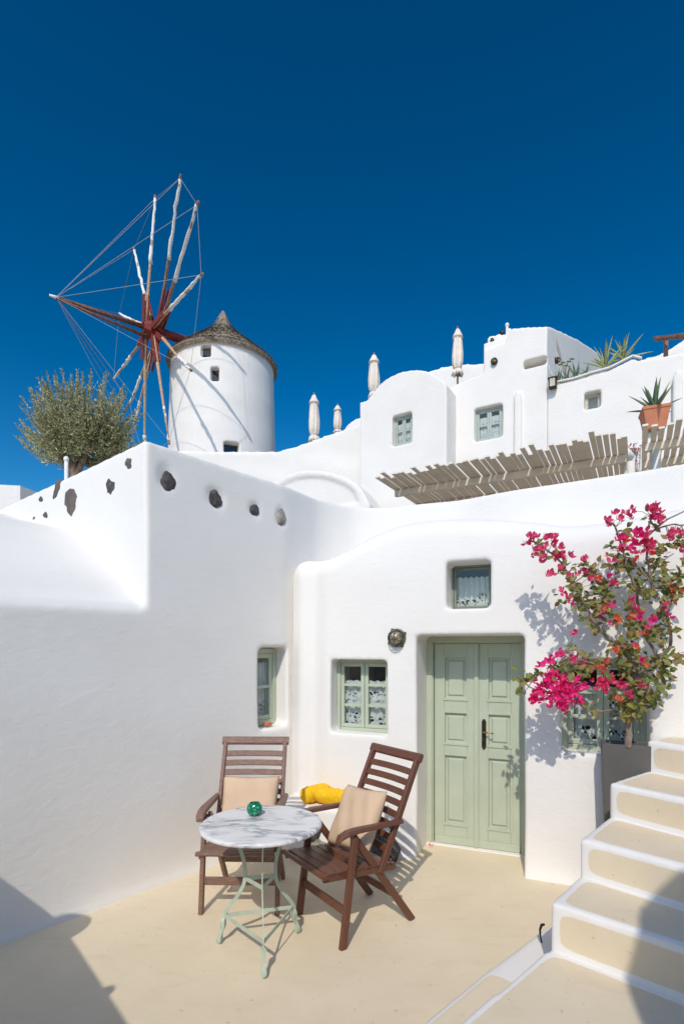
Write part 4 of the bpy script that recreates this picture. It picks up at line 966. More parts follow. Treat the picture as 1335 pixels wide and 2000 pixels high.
# ------------------------------------------------------------------ windmill
HYD = 24.3; HUB = srf(298.3, 644.1, HYD); AZ = 0.91776; EL = 0.02405; RS = .22568*HYD; PH = -.39456
ax = Vector((sin(AZ)*cos(EL), cos(AZ)*cos(EL), sin(EL))); su = ax.cross(Vector((0, 0, 1))).normalized(); tu = su.cross(ax)
TW = HUB+ax*(.1412*HYD); TRD = .1035*HYD; ZE = 15.55; ZB = 4.5
mill = empty('windmill', (TW.x, TW.y, ZB), 'white round windmill with thatched cone roof and furled sails', 'windmill')
TP = Plane((TW.x, TW.y), (1, 0))
def tower_pt(px, py, proud=0):       # where the ray through a pixel meets the tower
    d = Vector(((px-CX)/FPX, 1, -(py-HY)/FPX)); c = Vector((TW.x, TW.y)); d2 = Vector(d[:2]); R = TRD+proud
    a = d2.dot(d2); b = -2*d2.dot(c); cc = c.dot(c)-R*R; t = (-b-sqrt(max(b*b-4*a*cc, 0)))/(2*a); return Vector((d.x*t, d.y*t, EYE+d.z*t))
tow = MB(Matrix.Translation((TW.x, TW.y, 0))); tow.lathe([(TRD*1.10, ZB), (TRD*1.05, 9), (TRD*1.02, 12), (TRD*.985, ZE), (TRD*.985, ZE+.2)], 64)
cutm = MB(); wins = []
for (x0, x1, y0, y1) in ((391, 411, 672, 697), (411, 428, 717, 743), (437, 467, 866, 884)):
    p = tower_pt((x0+x1)/2, (y0+y1)/2); nr = Vector((p.x-TW.x, p.y-TW.y)).normalized(); pl = Plane((p.x, p.y), (-nr.y, nr.x))
    if pl.d.x < 0: pl = Plane((p.x, p.y), (nr.y, -nr.x))
    sz0 = pl.sz(x0, y1); sz1 = pl.sz(x1, y0); cutm.xf = pl.mx; cutm.box(sz0[0], sz1[0], -.5, .35, sz0[1], sz1[1]); wins.append((pl, sz0, sz1))
plaster('tower', [tow], cutm, .05, 1, mill, M['plaster_far'])
for pl, a, b in wins:
    f = MB(pl.mx).box(a[0]-.02, a[0]+.04, .20, .27, a[1], b[1]).box(b[0]-.04, b[0]+.02, .20, .27, a[1], b[1]).box(a[0]+.04, b[0]-.04, .20, .27, a[1], a[1]+.05).box(a[0]+.04, b[0]-.04, .20, .27, b[1]-.05, b[1]).build('window', M['tan'], mill)
    MB(pl.mx).box(a[0]+.03, b[0]-.03, .24, .25, a[1]+.04, b[1]-.04).build('pane', M['glass'], f)
    MB(pl.mx).box(a[0]-.02, b[0]+.02, .30, .33, a[1]-.02, b[1]+.02).build('dark_backing', M['dark'], f)  # near-black sheet painted as the tower's unlit inside
rp = srf(437, 610, (TW.y)); apex = rp.z
rf = MB(Matrix.Translation((TW.x, TW.y, 0))); RR = TRD*1.035
ribs = []
pr = [(RR-.3, ZE-.02), (RR+.02, ZE-.10), (RR+.05, ZE+.04), (RR*.88, ZE+.36), (RR*.66, ZE+.84), (RR*.44, ZE+1.32), (RR*.25, ZE+1.76), (RR*.11, ZE+2.22), (.15, apex-.25), (.08, apex), (.001, apex+.02)]
rf.lathe(pr, 72); rfo = rf.build('thatched_roof', M['thatch'], mill, smooth=True)
th = MB(); RT = random.Random(3)
for _ in range(9000):
    a = RT.uniform(0, 2*pi); u = RT.random()**.6; i = 0
    r = u*RR*1.0; 
    zz = np.interp(r, [x for x, _ in reversed(pr[2:])], [z for _, z in reversed(pr[2:])])
    L = RT.uniform(.25, .5); rd = Vector((cos(a), sin(a), 0)); r2 = min(r+L*.85, RR+.12)
    z2 = np.interp(min(r2, RR), [x for x, _ in reversed(pr[2:])], [z for _, z in reversed(pr[2:])])-(.12 if r2 >= RR else 0)
    tn = Vector((-sin(a), cos(a), 0))*RT.uniform(.012, .03); A_ = Vector((TW.x, TW.y, zz+.03))+rd*r; B_ = Vector((TW.x, TW.y, z2+RT.uniform(.02, .13)))+rd*r2+tn*RT.uniform(-2, 2)
    k = len(th.v); th.v += [tuple(A_-tn), tuple(A_+tn), tuple(B_)]; th.f.append((k, k+1, k+2))
tag(th.build('straw', mat('straw_grey', (.21, .17, .125, 1), .95, 0, 3.5, col2=(.50, .42, .32, 1)), mill, fix=False), kind='stuff')
fr2 = MB()
for i in range(900):
    a = 2*pi*i/900; rd = Vector((cos(a), sin(a), 0)); tn = Vector((-sin(a), cos(a), 0))*.012; A_ = Vector((TW.x, TW.y, ZE-.02))+rd*(RR+.02); B_ = A_+Vector((0, 0, -RT.uniform(.08, .24)))+rd*RT.uniform(-.06, .04)
    k = len(fr2.v); fr2.v += [tuple(A_-tn), tuple(A_+tn), tuple(B_)]; fr2.f.append((k, k+1, k+2))
tag(fr2.build('straw_fringe', M['straw'], mill, fix=False), kind='stuff')
# axle, hub, bowsprit
MB().tube([HUB-ax*.3, HUB+ax*(.1412*HYD-.5)], .20, 12).build('axle', M['redwood'], mill, smooth=True)
hubm = MB(); 
hubm.tube([HUB-ax*.42, HUB-ax*.15, HUB+ax*.3, HUB+ax*.5], [.22, .34, .34, .2], 8); hubm.build('hub', M['redwood'], mill)
BT = HUB-ax*(.16125*HYD)
MB().tube([BT, HUB-ax*.3], [.065, .11], 8).build('bowsprit', M['darkpole'], mill, smooth=True)
MB().tube([BT+Vector((0, 0, -.03)), HUB-ax*.2+Vector((.0, 0, -.42))], [.05, .08], 8).build('bowsprit', M['darkpole'], mill, smooth=True)
MB().tube([BT-ax*.25, BT+ax*.1], [.04, .075], 8).build('bowsprit_tip', M['canvas'], mill, smooth=True)
tips = []
tipscale = {0: 1, 1: 1.0, 2: 1.01, 3: 1.04, 4: 1.02, 5: 1.06, 6: 1.1, 7: 1.0, 8: .84, 9: .93, 10: 1.12, 11: 1.06}
for i in range(12):
    a = PH+i*pi/6; d = tu*cos(a)+su*sin(a); R = RS*tipscale[i]
    tx, ty = ((262, 487), (303, 388), (352, 348), (385, 400), (393, 537), (372, 722), (330, 862), (282, 900), (262, 828), (254, 788), (222, 740), (233, 613))[i]
    ray = Vector(((tx-CX)/FPX, 1, -(ty-HY)/FPX)); eye = Vector((0, 0, EYE)); tt_ = (HUB-eye).dot(ax)/ray.dot(ax); dd_ = eye+ray*tt_-HUB
    R = dd_.length; d = dd_.normalized()
    near = d.y < 0
    off = ax*((0, -.32, .25, .30, -.05, .10)[i % 6])
    base = HUB+off; tip = HUB+d*R; tips.append(tip)
    t0 = (.40, .5, .5, .45, .42, .72, .70, .80, .74, .6, .5, .35)[i]
    pts = [base.lerp(tip, t)+Vector((0, 0, .03*sin(t*9+i))) for t in (.0, .15, .3, .45, .6, .78, .97)]
    arm = MB().tube(pts, [.085, .08, .075, .065, .058, .05, .035], 8).build('sail_arm', M['ochrewood'] if i not in (2, 3) else M['brownpole'], mill, smooth=True)
    RC = random.Random(i); q = []; rads = []
    for k in range(13):
        t = t0+(1-t0)*k/12; p = base.lerp(tip, t)+Vector((RC.gauss(0, .012), RC.gauss(0, .012), RC.gauss(0, .012))); q.append(p); rads.append((.076+.014*RC.uniform(-1, 1))*(1-.30*k/12))
    rads[0] = .09; rads[-1] = .06
    if i not in (6,): MB().tube(q, rads, 9).build('furled_sail', M['canvas'], arm, smooth=True)
    else: MB().tube(q, [r*.6 for r in rads], 8).build('furled_sail', M['canvas'], arm, smooth=True)
    MB().tube([tip-d*.03, tip+d*.14], [.06, .05], 6).build('arm_end', M['brownpole'], arm)
    # red clamping boards near the hub
    w = d.cross(ax).normalized()
    bm_ = MB()
    for sgn in (-1, 1): bm_.bar(base+ax*(.10*sgn)+d*.15, base+ax*(.10*sgn)+d*(1.75 if i % 2 == 0 else 1.35), .24, .05, up=ax)
    bm_.build('clamp_board', M['redwood'], arm)
for i in range(12):
    MB().tube([BT, tips[i]], .009 if i in (1, 2, 3, 4, 7, 8, 9) else .008, 4, cap=False).build('rope', M['rope'], mill)
    MB().tube([tips[i], tips[(i+1) % 12]], .008, 4, cap=False).build('rope', M['rope'], mill)

# ------------------------------------------------------------------ the houses up the slope
def house(name, label, faces, voxel=.06, cutter=None, parent=None, sm=3):
    pass
def wall_body(pl, outline_px, depth, zb, n0=0):
    P = pl.poly(outline_px, n0); P = [(P[0][0], zb)]+P+[(P[-1][0], zb)]
    return MB(pl.mx).prism_sz(P, n0, n0+depth)
def cutpx(mb, pl, x0, x1, y0, y1, depth=.35):
    a = pl.sz(x0, y1); b = pl.sz(x1, y0); s0, s1 = a[0], b[0]; xc = (x0+x1)/2
    z1 = pl.sz(xc, y0)[1]; z0 = pl.sz(xc, y1)[1]; mb.xf = pl.mx; mb.box(s0, s1, -1.0, depth, z0, z1); return s0, s1, z0, z1
# domed house with one window
MP = Plane(srf(780, 1268, 14.5), bearing(122))
hm = empty('domed_house', (MP.o.x, MP.o.y, 3), 'white house with a rounded top between the closed umbrellas', 'house')
om = [(703, 786), (714, 783), (720, 778), (733, 760)]+catmull([(733, 760), (752, 741), (775, 729), (800, 723), (828, 724), (850, 734), (868, 747)], 4)+[(871, 752)]
cm = MB(); mw_ = cutpx(cm, MP, 765, 803, 808, 868)
plaster('wall', [wall_body(MP, om, 3.0, 2.5)], cm, .035, 1, hm, M['plaster_far'])
window(hm, MP, *mw_, .14, 2, 2, M['green_far'], stile=.05, fr=.05, curtain=.8)
sill = MP.sz(786, 865, -.05); tag(MB(MP.mx).box(sill[0]-.17, sill[0]+.17, -.16, -.04, sill[1]-.10, sill[1]+.10).build('air_vent', M['whitemetal'], hm)) if False else None
# lower wall stepping up behind the parapet, left of the domed house
LP = Plane(srf(703, 1268, 16.2), bearing(112))
lw = empty('terrace_wall', (LP.o.x, LP.o.y, 3), 'long white wall rising from the windmill towards the domed house', 'wall')
plaster('wall', [wall_body(LP, [(300, 880), (360, 880), (440, 881), (540, 881)]+catmull([(540, 881), (570, 873), (600, 863), (640, 849), (680, 834), (712, 820)], 3)+[(760, 810)], 1.2, 2.5)], None, .07, 2, lw, M['plaster_far'])
VP_ = Plane(srf(620, 1268, 13.8), bearing(112))
vh = empty('vaulted_house', (VP_.o.x, VP_.o.y, 3), 'low white barrel vault with an arched rim below the closed umbrellas', 'house')
oa = catmull([(500, 1010), (520, 957), (545, 934), (575, 922), (609, 918), (642, 922), (675, 932), (702, 950), (722, 985)], 4)
ia = catmull([(512, 1010), (528, 968), (548, 946), (575, 934), (603, 930), (630, 931), (659, 939), (688, 956), (702, 985)], 4)
cv = MB(VP_.mx); cv.prism_sz(VP_.poly(ia), -.5, .06)
plaster('wall', [wall_body(VP_, oa, 1.2, 2.0)], cv, .05, 3, vh, M['plaster_far'])
# house with the wider window and the stair tower
HP = Plane(srf(890, 1268, 14.4), bearing(119))
hh_ = empty('tower_house', (HP.o.x, HP.o.y, 3), 'tall white house with a stepped top, a double window and a grey sided stair tower', 'house')
ch = MB(); hw_ = cutpx(ch, HP, 925, 980, 793, 858)
hr_ = cutpx(ch, HP, 1021, 1066, 700, 716, .8)
body = wall_body(HP, [(860, 765), (890, 751), (943, 729), (1000, 722), (1068, 712)], 2.6, 2.5)
towr = wall_body(HP, [(943, 740), (943, 684), (950, 682), (962, 677), (978, 671), (987, 665), (991, 652), (997, 641), (1030, 638), (1068, 637)], 1.6, 2.5)
pil = wall_body(HP, catmull([(1003, 775), (1006, 766), (1010, 764), (1014, 766), (1016, 775)], 3), .12, 2.5, -.10)
# grey side wing of the tower running back
c0 = HP.w(HP.sz(1068, 700)[0], .02, 0); bdir = HP.n
SPn = Plane((c0.x, c0.y), HP.n)      # plane running away from the camera
ztop = HP.sz(1068, 637)[1]
sd = [SPn.sz(x, y) for x, y in [(1069, 637), (1085, 642), (1100, 649), (1130, 664), (1160, 684), (1180, 700)]]
wing = MB(SPn.mx).prism_sz([(sd[0][0], 2.5)]+sd+[(sd[-1][0], 2.5)], .02, 1.6)
cw = cutpx(ch, SPn, 1088, 1112, 708, 724, .5)
plaster('wall', [body, towr, pil, wing], ch, .035, 1, hh_, M['plaster_far'])
MB(HP.mx).box(hr_[0]-.05, hr_[1]+.02, .45, .47, hr_[2]-.05, hr_[3]+.05).build('recess_shade', M['tan'], hh_)  # tan panel added to stand in for the notch's shade
window(hh_, HP, *hw_, .14, 2, 2, M['green_far'], stile=.055, fr=.05, curtain=.8)
def porthole(pl, px, py, R, parent):
    s, z = pl.sz(px, py); xf = pl.mx @ Matrix.Translation((s, -.02, z)) @ Matrix.Rotation(pi/2, 4, 'X')
    r_ = MB(xf).lathe([(R*.6, -.03), (R, -.03), (R, .05), (R*.75, .06), (R*.7, .03)], 20).build('porthole_lamp', M['bronze'], parent, smooth=True)
    MB(xf).ellipsoid((0, 0, .03), (R*.62, R*.62, .05), 12, 8).build('glass', M['tan'], r_, smooth=True)
    cg = MB(xf)
    for a in (0, pi/2): cg.tube([(R*.9*cos(t)*cos(a), R*.9*cos(t)*sin(a), .03+.08*sin(t)) for t in [pi*i/8 for i in range(9)]], .012, 5)
    cg.build('cage', M['bronze'], r_); return r_
tag(porthole(HP, 965, 707, .085, None), 'round dark caged lamp on the front of the stair tower', 'lamp')
tag(porthole(SPn, 1083, 705, .085, None), 'round dark caged lamp on the grey side of the stair tower', 'lamp')
# belfry-like chimney beside the tower
BP = Plane(srf(970, 1268, 15.6), bearing(119))
bl_ = empty('rooftop_chimney', (BP.o.x, BP.o.y, 8), 'small white rooftop chimney with a round arch beside the stair tower', 'chimney')
plaster('block', [wall_body(BP, [(951, 700), (951, 660), (956, 656), (990, 652), (990, 640), (997, 640), (1000, 700)], .6, 8.0)], None, .035, 1, bl_, M['plaster_far'])
s_, z_ = BP.sz(969, 659); MB(BP.mx).tube([(s_+.17*cos(t), .3, z_+.19*sin(t)) for t in [pi*i/14-.1 for i in range(16)]], .05, 8).build('arch', M['plaster_far'], bl_, smooth=True)
MB(BP.mx).ellipsoid((s_+.02, .3, z_+.05), (.12, .05, .09), 12, 8).build('bell', M['bronze'], bl_, smooth=True)
s_, z_ = BP.sz(961, 668); MB(BP.mx).ellipsoid((s_, -.05, z_), (.06, .06, .10), 12, 8).build('lantern', M['bronze'], bl_, smooth=True)
s_, z_ = BP.sz(988, 650); wv = empty('rooftop_vent', BP.w(s_, .1, z_-.2), 'white rooftop vent pipe with a small spinner on the stair tower', 'vent')
MB(BP.mx).tube([(s_, .1, z_-.3), (s_, .1, z_+.28)], [.05, .035], 8).build('pipe', M['whitemetal'], wv, smooth=True)
MB(BP.mx).ellipsoid((s_, .1, z_+.28), (.06, .06, .06), 10, 8).build('cap', M['whitemetal'], wv, smooth=True)
MB(BP.mx).ellipsoid((s_-.14, .1, z_+.10), (.07, .05, .07), 10, 8).build('spinner', M['bronze'], wv, smooth=True)
# curved wall behind umbrella and dome
CP = Plane(srf(890, 1268, 18.5), bearing(105))
tag(plaster('back_terrace_wall', [wall_body(CP, catmull([(790, 750), (830, 728), (850, 720), (880, 714), (910, 711), (960, 707)], 4), .6, 4)], None, .08, 2, None, M['plaster_far']), 'curved white wall behind the umbrella nearest the stair tower', 'wall')
AP = Plane(srf(690, 1268, 19.5), bearing(110))
tag(plaster('small_vault', [wall_body(AP, catmull([(655, 860), (668, 840), (682, 825), (700, 815), (725, 812), (745, 830)], 4), 1.0, 5)], None, .08, 2, None, M['plaster_far']), 'small white vault peeking out left of the domed house', 'house')
# right house with the small window
RP = Plane(srf(1080, 1268, 13.2), bearing(119))
hr2 = empty('terrace_house', (RP.o.x, RP.o.y, 3), 'white house on the right with one small dark window and a planted roof edge', 'house')
cr_ = MB(); rw = cutpx(cr_, RP, 1140, 1172, 764, 798)
plaster('wall', [wall_body(RP, [(1068, 757), (1074, 752), (1120, 742), (1150, 733), (1190, 722), (1235, 700), (1248, 704), (1300, 694), (1345, 684), (1500, 640)], 2.2, 2.5)], cr_, .035, 1, hr2, M['plaster_far'])
window(hr2, RP, *rw, .16, 1, 1, M['tan'], stile=.03, fr=.04, curtain=0)
cpn = [RP.sz(x, y) for x, y in [(1078, 750), (1120, 741), (1150, 731), (1190, 720), (1234, 697), (1250, 702)]]
cpg = MB(RP.mx)
for a, b in zip(cpn[:-1], cpn[1:]): cpg.bar((a[0], -.0, a[1]+.02), (b[0]+.02, -.0, b[1]+.02), .10, .035)
cpg.build('coping', M['plaster_far'], hr2)
colm = wall_body(RP, catmull([(1312, 740), (1316, 726), (1322, 720), (1329, 724), (1332, 740)], 3), .15, 2.5, -.14)
plaster('pilaster', [colm], None, .04, 2, hr2, M['plaster_far'])
s_, z_ = RP.sz(1080, 752); ln = empty('wall_lantern', RP.w(s_, -.1, z_-.25), 'dark square lantern hanging at the corner of the planted house', 'lamp')
MB(RP.mx).cbox(s_-.09, s_+.09, -.2, -.03, z_-.12, z_+.08, .01).build('cage', M['bronze'], ln)
MB(RP.mx).cbox(s_-.06, s_+.06, -.22, -.205, z_-.115, z_+.075, .005).build('pane', M['tan'], ln); MB(RP.mx).cbox(s_-.11, s_+.11, -.22, -.02, z_+.082, z_+.12, .01).build('cap', M['bronze'], ln)
GP = Plane(srf(1300, 1268, 17.5), bearing(108))
tag(plaster('upper_house', [wall_body(GP, [(1225, 712), (1250, 700), (1280, 693), (1310, 678), (1345, 655), (1500, 600)], 1.5, 5)], None, .08, 2, None, M['plaster_far']), 'white sloping wall top at the upper right under the wooden beam', 'house')
wb = empty('wooden_canopy', srf(1300, 690, 17.0), 'dark wooden beam on a post at the upper right edge', 'canopy')
a = srf(1277, 662, 17.0); b = srf(1350, 655, 16.2); MB().bar(a, b, .22, .08).build('beam', M['darkpole'], wb)
a = srf(1299, 662, 17.0); MB().bar(a-Vector((0, 0, .9)), a, .10, .10, up=(0, 1, 0)).build('post', M['brownpole'], wb)
MB().bar(srf(1295, 660, 17.3), srf(1350, 652, 17.9), .1, .1).build('beam', M['brownpole'], wb)

# closed umbrellas
def umbrella(px, ytop, ybot, Y, label, wpx=20, ground=None, pole_to=None):
    t = srf(px, ytop, Y); b = srf(px, ybot, Y); H = t.z-b.z; r = wpx/2/FPX*Y; zb = (ground if ground is not None else b.z-1.0)
    u = empty('closed_umbrella', (t.x, t.y, zb), label, 'umbrella', 'closed cream umbrellas on the terraces')
    MB().tube([(t.x, t.y, zb), (t.x, t.y, t.z+.05)], .03, 8).build('pole', M['brownpole'] , u, smooth=True)
    R = random.Random(px); seg = 32; prof = [(0, .0), (.35, .03), (.62, .10), (.80, .17), (.72, .22), (.86, .40), (.98, .58), (.95, .74), (.80, .84), (.55, .875), (.92, .93), (1.05, 1.0), (.55, 1.0)]
    V = []; Fc = []; ph = [R.uniform(0, 6.28) for _ in range(4)]
    for i, (q, k) in enumerate(prof):
        for j in range(seg):
            a = 2*pi*j/seg; rr = r*q*(1+.16*sin(8*a+ph[0]+k*1.5)*(1 if k > .15 else .3)+.06*sin(3*a+ph[1]+k*4)); V.append((t.x+rr*cos(a), t.y+rr*sin(a), t.z-H*k+(.04*sin(8*a) if k == 1 else 0)))
    n = len(prof); Fc = [(i*seg+j, i*seg+(j+1) % seg, i*seg+seg+(j+1) % seg, i*seg+seg+j) for i in range(n-1) for j in range(seg)]
    MB().add(V, Fc).build('canopy', M['umbrella'], u, smooth=True)
    z = t.z-H*.14; MB(Matrix.Translation((t.x, t.y, z))).lathe([(r*.95, -.10), (r*1.02, -.09), (r*.9, -.02), (r*.35, .13), (.02, .17)], 16).build('cap', M['umbrella'], u, smooth=True)
    z = t.z-H*.85; MB().tube([(t.x+r*.66*cos(a), t.y+r*.66*sin(a), z) for a in [2*pi*i/16 for i in range(17)]], .02, 6).build('strap', M['umbrella'], u, smooth=True)
umbrella(613, 770, 862, 19, 'tallest looking closed cream umbrella, leftmost of the row')
umbrella(659, 791, 846, 24, 'smallest closed cream umbrella, second from the left', 16)
umbrella(730, 692, 776, 19, 'closed cream umbrella just left of the rounded house top', 21)
umbrella(893, 641, 732, 17, 'closed cream umbrella standing left of the stair tower', 20, ground=srf(893, 760, 17).z)

# agaves
def agave(name, loc, n, L, W_, label, m, seed, spread=1.0, up=.55, group=None, parent_pot=False):
    R = random.Random(seed); o = empty(name, loc, label, 'plant', group)
    for i in range(n):
        a = i*2.4+R.uniform(-.2, .2); t = i/n; el = (1.45-(1.45-up)*t*spread) ; l = L*R.uniform(.8, 1.05); el = el+R.uniform(-.1, .1)
        d = Vector((cos(a)*cos(el), sin(a)*cos(el), sin(el))); s = Vector((-sin(a), cos(a), 0)); u = s.cross(d)*-1
        V = []; K = 7
        for k in range(K+1):
            q = k/K; w = W_*(.75+.6*q if q < .35 else (.96)*(1-((q-.35)/.65)**1.6)+.01); c = Vector(loc)+d*l*q+u*(-.10*l*q*q)*(1.2-el*.6)
            V += [c-s*w/2+u*w*.22, c-u*w*.04, c+s*w/2+u*w*.22, c-u*w*.16]
        Fc = []
        for k in range(K):
            for j in range(4): Fc.append((k*4+j, k*4+(j+1) % 4, k*4+4+(j+1) % 4, k*4+4+j))
        MB().add(V, Fc).build('leaf', m, o, smooth=True)
    return o
AY = 9.6
pot_b = srf(1277, 842, AY); pot_t = srf(1277, 800, AY)
ppot = empty('terracotta_pot', pot_b, 'large square terracotta pot on the white pier at the right', 'pot')
rx = Matrix.Translation((pot_b.x, pot_b.y, 0)) @ Matrix.Rotation(-.35, 4, 'Z'); hp_ = pot_t.z-pot_b.z; w0 = .155; w1 = .215
V = [(x*w, y*w, z) for w, z in ((w0, pot_b.z), (w1*.97, pot_t.z-.06), (w1*1.04, pot_t.z-.055), (w1*1.04, pot_t.z), (w1*.88, pot_t.z), (w1*.85, pot_t.z-.05)) for x, y in ((-1, -1), (1, -1), (1, 1), (-1, 1))]
Fc = [(3, 2, 1, 0)]+[(i*4+j, i*4+(j+1) % 4, i*4+4+(j+1) % 4, i*4+4+j) for i in range(5) for j in range(4)]
bev(MB(rx).add(V, Fc).build('body', M['terracotta'], ppot), .01)
MB(rx).box(-w1*.86, w1*.86, -w1*.86, w1*.86, pot_t.z-.05, pot_t.z-.04).build('soil', M['soil'], ppot)
agave('potted_agave', (pot_b.x, pot_b.y, pot_t.z-.05), 17, .60, .085, 'large green agave growing in the terracotta pot', M['agave'], 4, up=.30)
for i, (px, py, Y, n, L, w, m, lb, g) in enumerate([
    (1181, 716, 13.9, 13, .62, .08, 'agave_v', 'yellow green agave left of the pair on the planted roof edge', 'a'),
    (1216, 700, 13.9, 15, .58, .08, 'agave_v', 'pale striped agave at the peak of the planted roof edge', 'a'),
    (1124, 738, 13.9, 11, .42, .05, 'agave', 'dark green spiky agave in the middle of the planted roof edge', 'a'),
    (1090, 744, 13.9, 8, .34, .045, 'agave', 'small dark agave at the left end of the planted roof edge', 'a'),
    (1106, 742, 14.0, 7, .36, .045, 'agave', 'small agave under the thin flower stalk on the planted roof edge', 'a'),
    (1143, 733, 13.9, 6, .26, .04, 'agave', 'low trailing agave beside the white bulge of the planted roof edge', 'a')]):
    p = srf(px, py+4, Y-.3); agave('agave', p, n, L*1.2, w*1.1, lb, M[m], 20+i, up=.15, group='agaves along the roof edge')
st_ = srf(1103, 740, 13.6); stp = empty('flower_stalk', st_, 'thin dark flower stalk with small leaves rising from the roof edge', 'plant')
sp_ = [srf(1103, 742, 13.6), srf(1103, 722, 13.6), srf(1106, 710, 13.6), srf(1115, 702, 13.6)]; MB().tube(sp_, [.03, .02, .015, .008], 6).build('stem', M['bark'], stp, smooth=True)
for k, (x, y) in enumerate(((1098, 708), (1110, 706), (1116, 701), (1093, 712), (1104, 714))):
    p = srf(x, y, 13.6); MB().ellipsoid(p, (.07, .03, .02), 8, 6).build('leaf', M['agave'], stp, smooth=True)

# white pier under the pot, lattice panel, small flowering plant
PP = Plane(srf(1240, 1268, 10.2), bearing(119))
pier = empty('white_pier', (PP.o.x, PP.o.y, 3), 'white plastered pier carrying the terracotta pot behind the pergolas', 'pier')
plaster('wall', [wall_body(PP, [(1236, 866), (1238, 862), (1262, 856), (1262, 844), (1300, 838), (1345, 828), (1420, 810)], .9, 3, -.55)], None, .04, 2, pier, M['plaster_far'])
LT = Plane(srf(1260, 1268, 9.0), bearing(119))
lat = empty('lattice_panel', LT.w(*(LT.sz(1262, 920)[0], 0, LT.sz(1262, 930)[1])), 'white pierced lattice panel between the two pergolas', 'panel')
s0, z0 = LT.sz(1247, 920); s1, z1 = LT.sz(1278, 866)
lm = MB(LT.mx)
nn_ = 9
for i in range(-nn_, nn_+1):
    x0 = s0+(s1-s0)*i/nn_; h = z1-z0; w = s1-s0
    for sg in (1, -1):
        xs_ = s0+w*i/nn_ if sg > 0 else s0+w-w*i/nn_
        t0 = 0; t1 = min(1, (s1-xs_)/w if sg > 0 else (xs_-s0)/w)
        ta = max(0, (s0-xs_)/w if sg > 0 else (xs_-s1)/w)
        if t1 > ta: lm.bar((xs_+sg*w*ta, .004*sg, z0+h*ta), (xs_+sg*w*t1, .004*sg, z0+h*t1), .008, .018, up=(0, 0, 1), c=.001)
tag(lm.build('lattice_strips', M['whitemetal'], lat, fix=False), kind='stuff')
MB(LT.mx).box(s0-.03, s0, -.02, .03, z0, z1).box(s1, s1+.03, -.02, .03, z0, z1).box(s0, s1, -.02, .03, z1, z1+.03).build('frame', M['whitemetal'], lat)
MB(LT.mx).box(s0, s1, .06, .08, z0, z1).build('dark_backing', mat('lattice_backing', (.09, .10, .10, 1), .8), lat)  # dark sheet backing the lattice holes
fp = srf(1236, 900, 8.6); small = empty('flowering_plant', fp-Vector((0, 0, .3)), 'small pink flowering plant in the gap between the two pergolas', 'plant')
RF = random.Random(9); fb = MB(); fg = MB()
for _ in range(90):
    x = RF.gauss(1236, 8); y = RF.uniform(865, 915); p = srf(x, y, 8.6+RF.gauss(0, .1)); k = len(fg.v)
    d = Vector((RF.gauss(0, 1), RF.gauss(0, 1), RF.gauss(0, 1))).normalized(); s = d.orthogonal().normalized()
    tgt = fb if (y < 880 and RF.random() < .8) or RF.random() < .06 else fg; k = len(tgt.v)
    S = .06 if tgt is fb else .045
    tgt.v += [tuple(p), tuple(p+d*S*.5+s*S*.4), tuple(p+d*S), tuple(p+d*S*.5-s*S*.4)]; tgt.f.append((k, k+1, k+2, k+3))
tag(fb.build('flowers', M['bract_p'], small, fix=False), kind='stuff'); tag(fg.build('foliage', M['leaf_r'], small, fix=False), kind='stuff')
tt = MB()
for _ in range(14):
    x = RF.gauss(1240, 7); tt.tube([srf(x+RF.gauss(0, 3), 925, 8.6), srf(x, 900, 8.6), srf(x+RF.gauss(0, 4), 875, 8.6)], .006, 4, cap=False)
tt.build('stems', M['bark'], small, fix=False)

# ------------------------------------------------------------------ pergolas
def pergola(label, zt, a, b, near, farr, pitch, seed, jut=None, wdt=.060, beams=(0.0,), post=None):
    """a,b: ends of the front beam in plan; slats lie across it, their free ends near the terrace edge"""
    a = Vector(a); b = Vector(b); d = (b-a).normalized(); c = Vector((d.y, -d.x)); c = c if c.y < 0 else -c     # c: towards the viewer
    o = empty('pergola', (a.x, a.y, 2.8), label, 'pergola', 'slatted pergolas on the terrace above the house')
    for bb in beams:
        A = a-c*bb; B_ = b-c*bb; MB().bar((A.x, A.y, zt-.07), (B_.x, B_.y, zt-.07), .07, .10).build('beam', M['slat'], o)
    L = (b-a).length; n = int(L/pitch); R = random.Random(seed); me = None
    for i in range(n+1):
        s = i*pitch+R.uniform(-.008, .008); q = a+d*s
        k = near+R.choice((0, 0, 0, .05, -.08, -.15, .10, -.1))*1.0+R.uniform(-.03, .03)
        if jut and i in jut: k += jut[i]
        p0 = q+c*k; p1 = q-c*farr
        sk = R.uniform(-.012, .012)
        MB().bar((p0.x+d.x*sk, p0.y+d.y*sk, zt+R.uniform(-.004, .004)), (p1.x, p1.y, zt), wdt, .022, c=.003).build('slat', M['slat'], o)
    for px_ in (post or []):
        q = a+d*px_; MB().tube([(q.x, q.y, 2.4), (q.x, q.y, zt-.12)], .05, 10).build('post', M['greypost'], o, smooth=True)
    return o
ZP = 4.25
A1 = atz(772, 962, ZP-.05); B1 = atz(1222, 893, ZP-.05)
pergola('long taupe pergola with uneven slat ends in front of the domed house', ZP, A1[:2], B1[:2], .74, 1.9, .0675, 2, {43: .2, 44: .22, 45: .12, 46: .1, 38: .12, 33: .2, 31: .1}, beams=(0.0, .95), post=(3.3,))
A2 = atz(1258, 872, ZP-.05); B2 = A2
dB = (Vector(B1[:2])-Vector(A1[:2])).normalized(); B2 = Vector(A2[:2])+dB*1.5
pergola('short taupe pergola at the right edge in front of the terracotta pot', ZP, A2[:2], tuple(B2), .50, 1.6, .084, 6, {0: .1, 1: .1, 4: .08, 5: .2}, beams=(0.0, .7), post=(.12,))
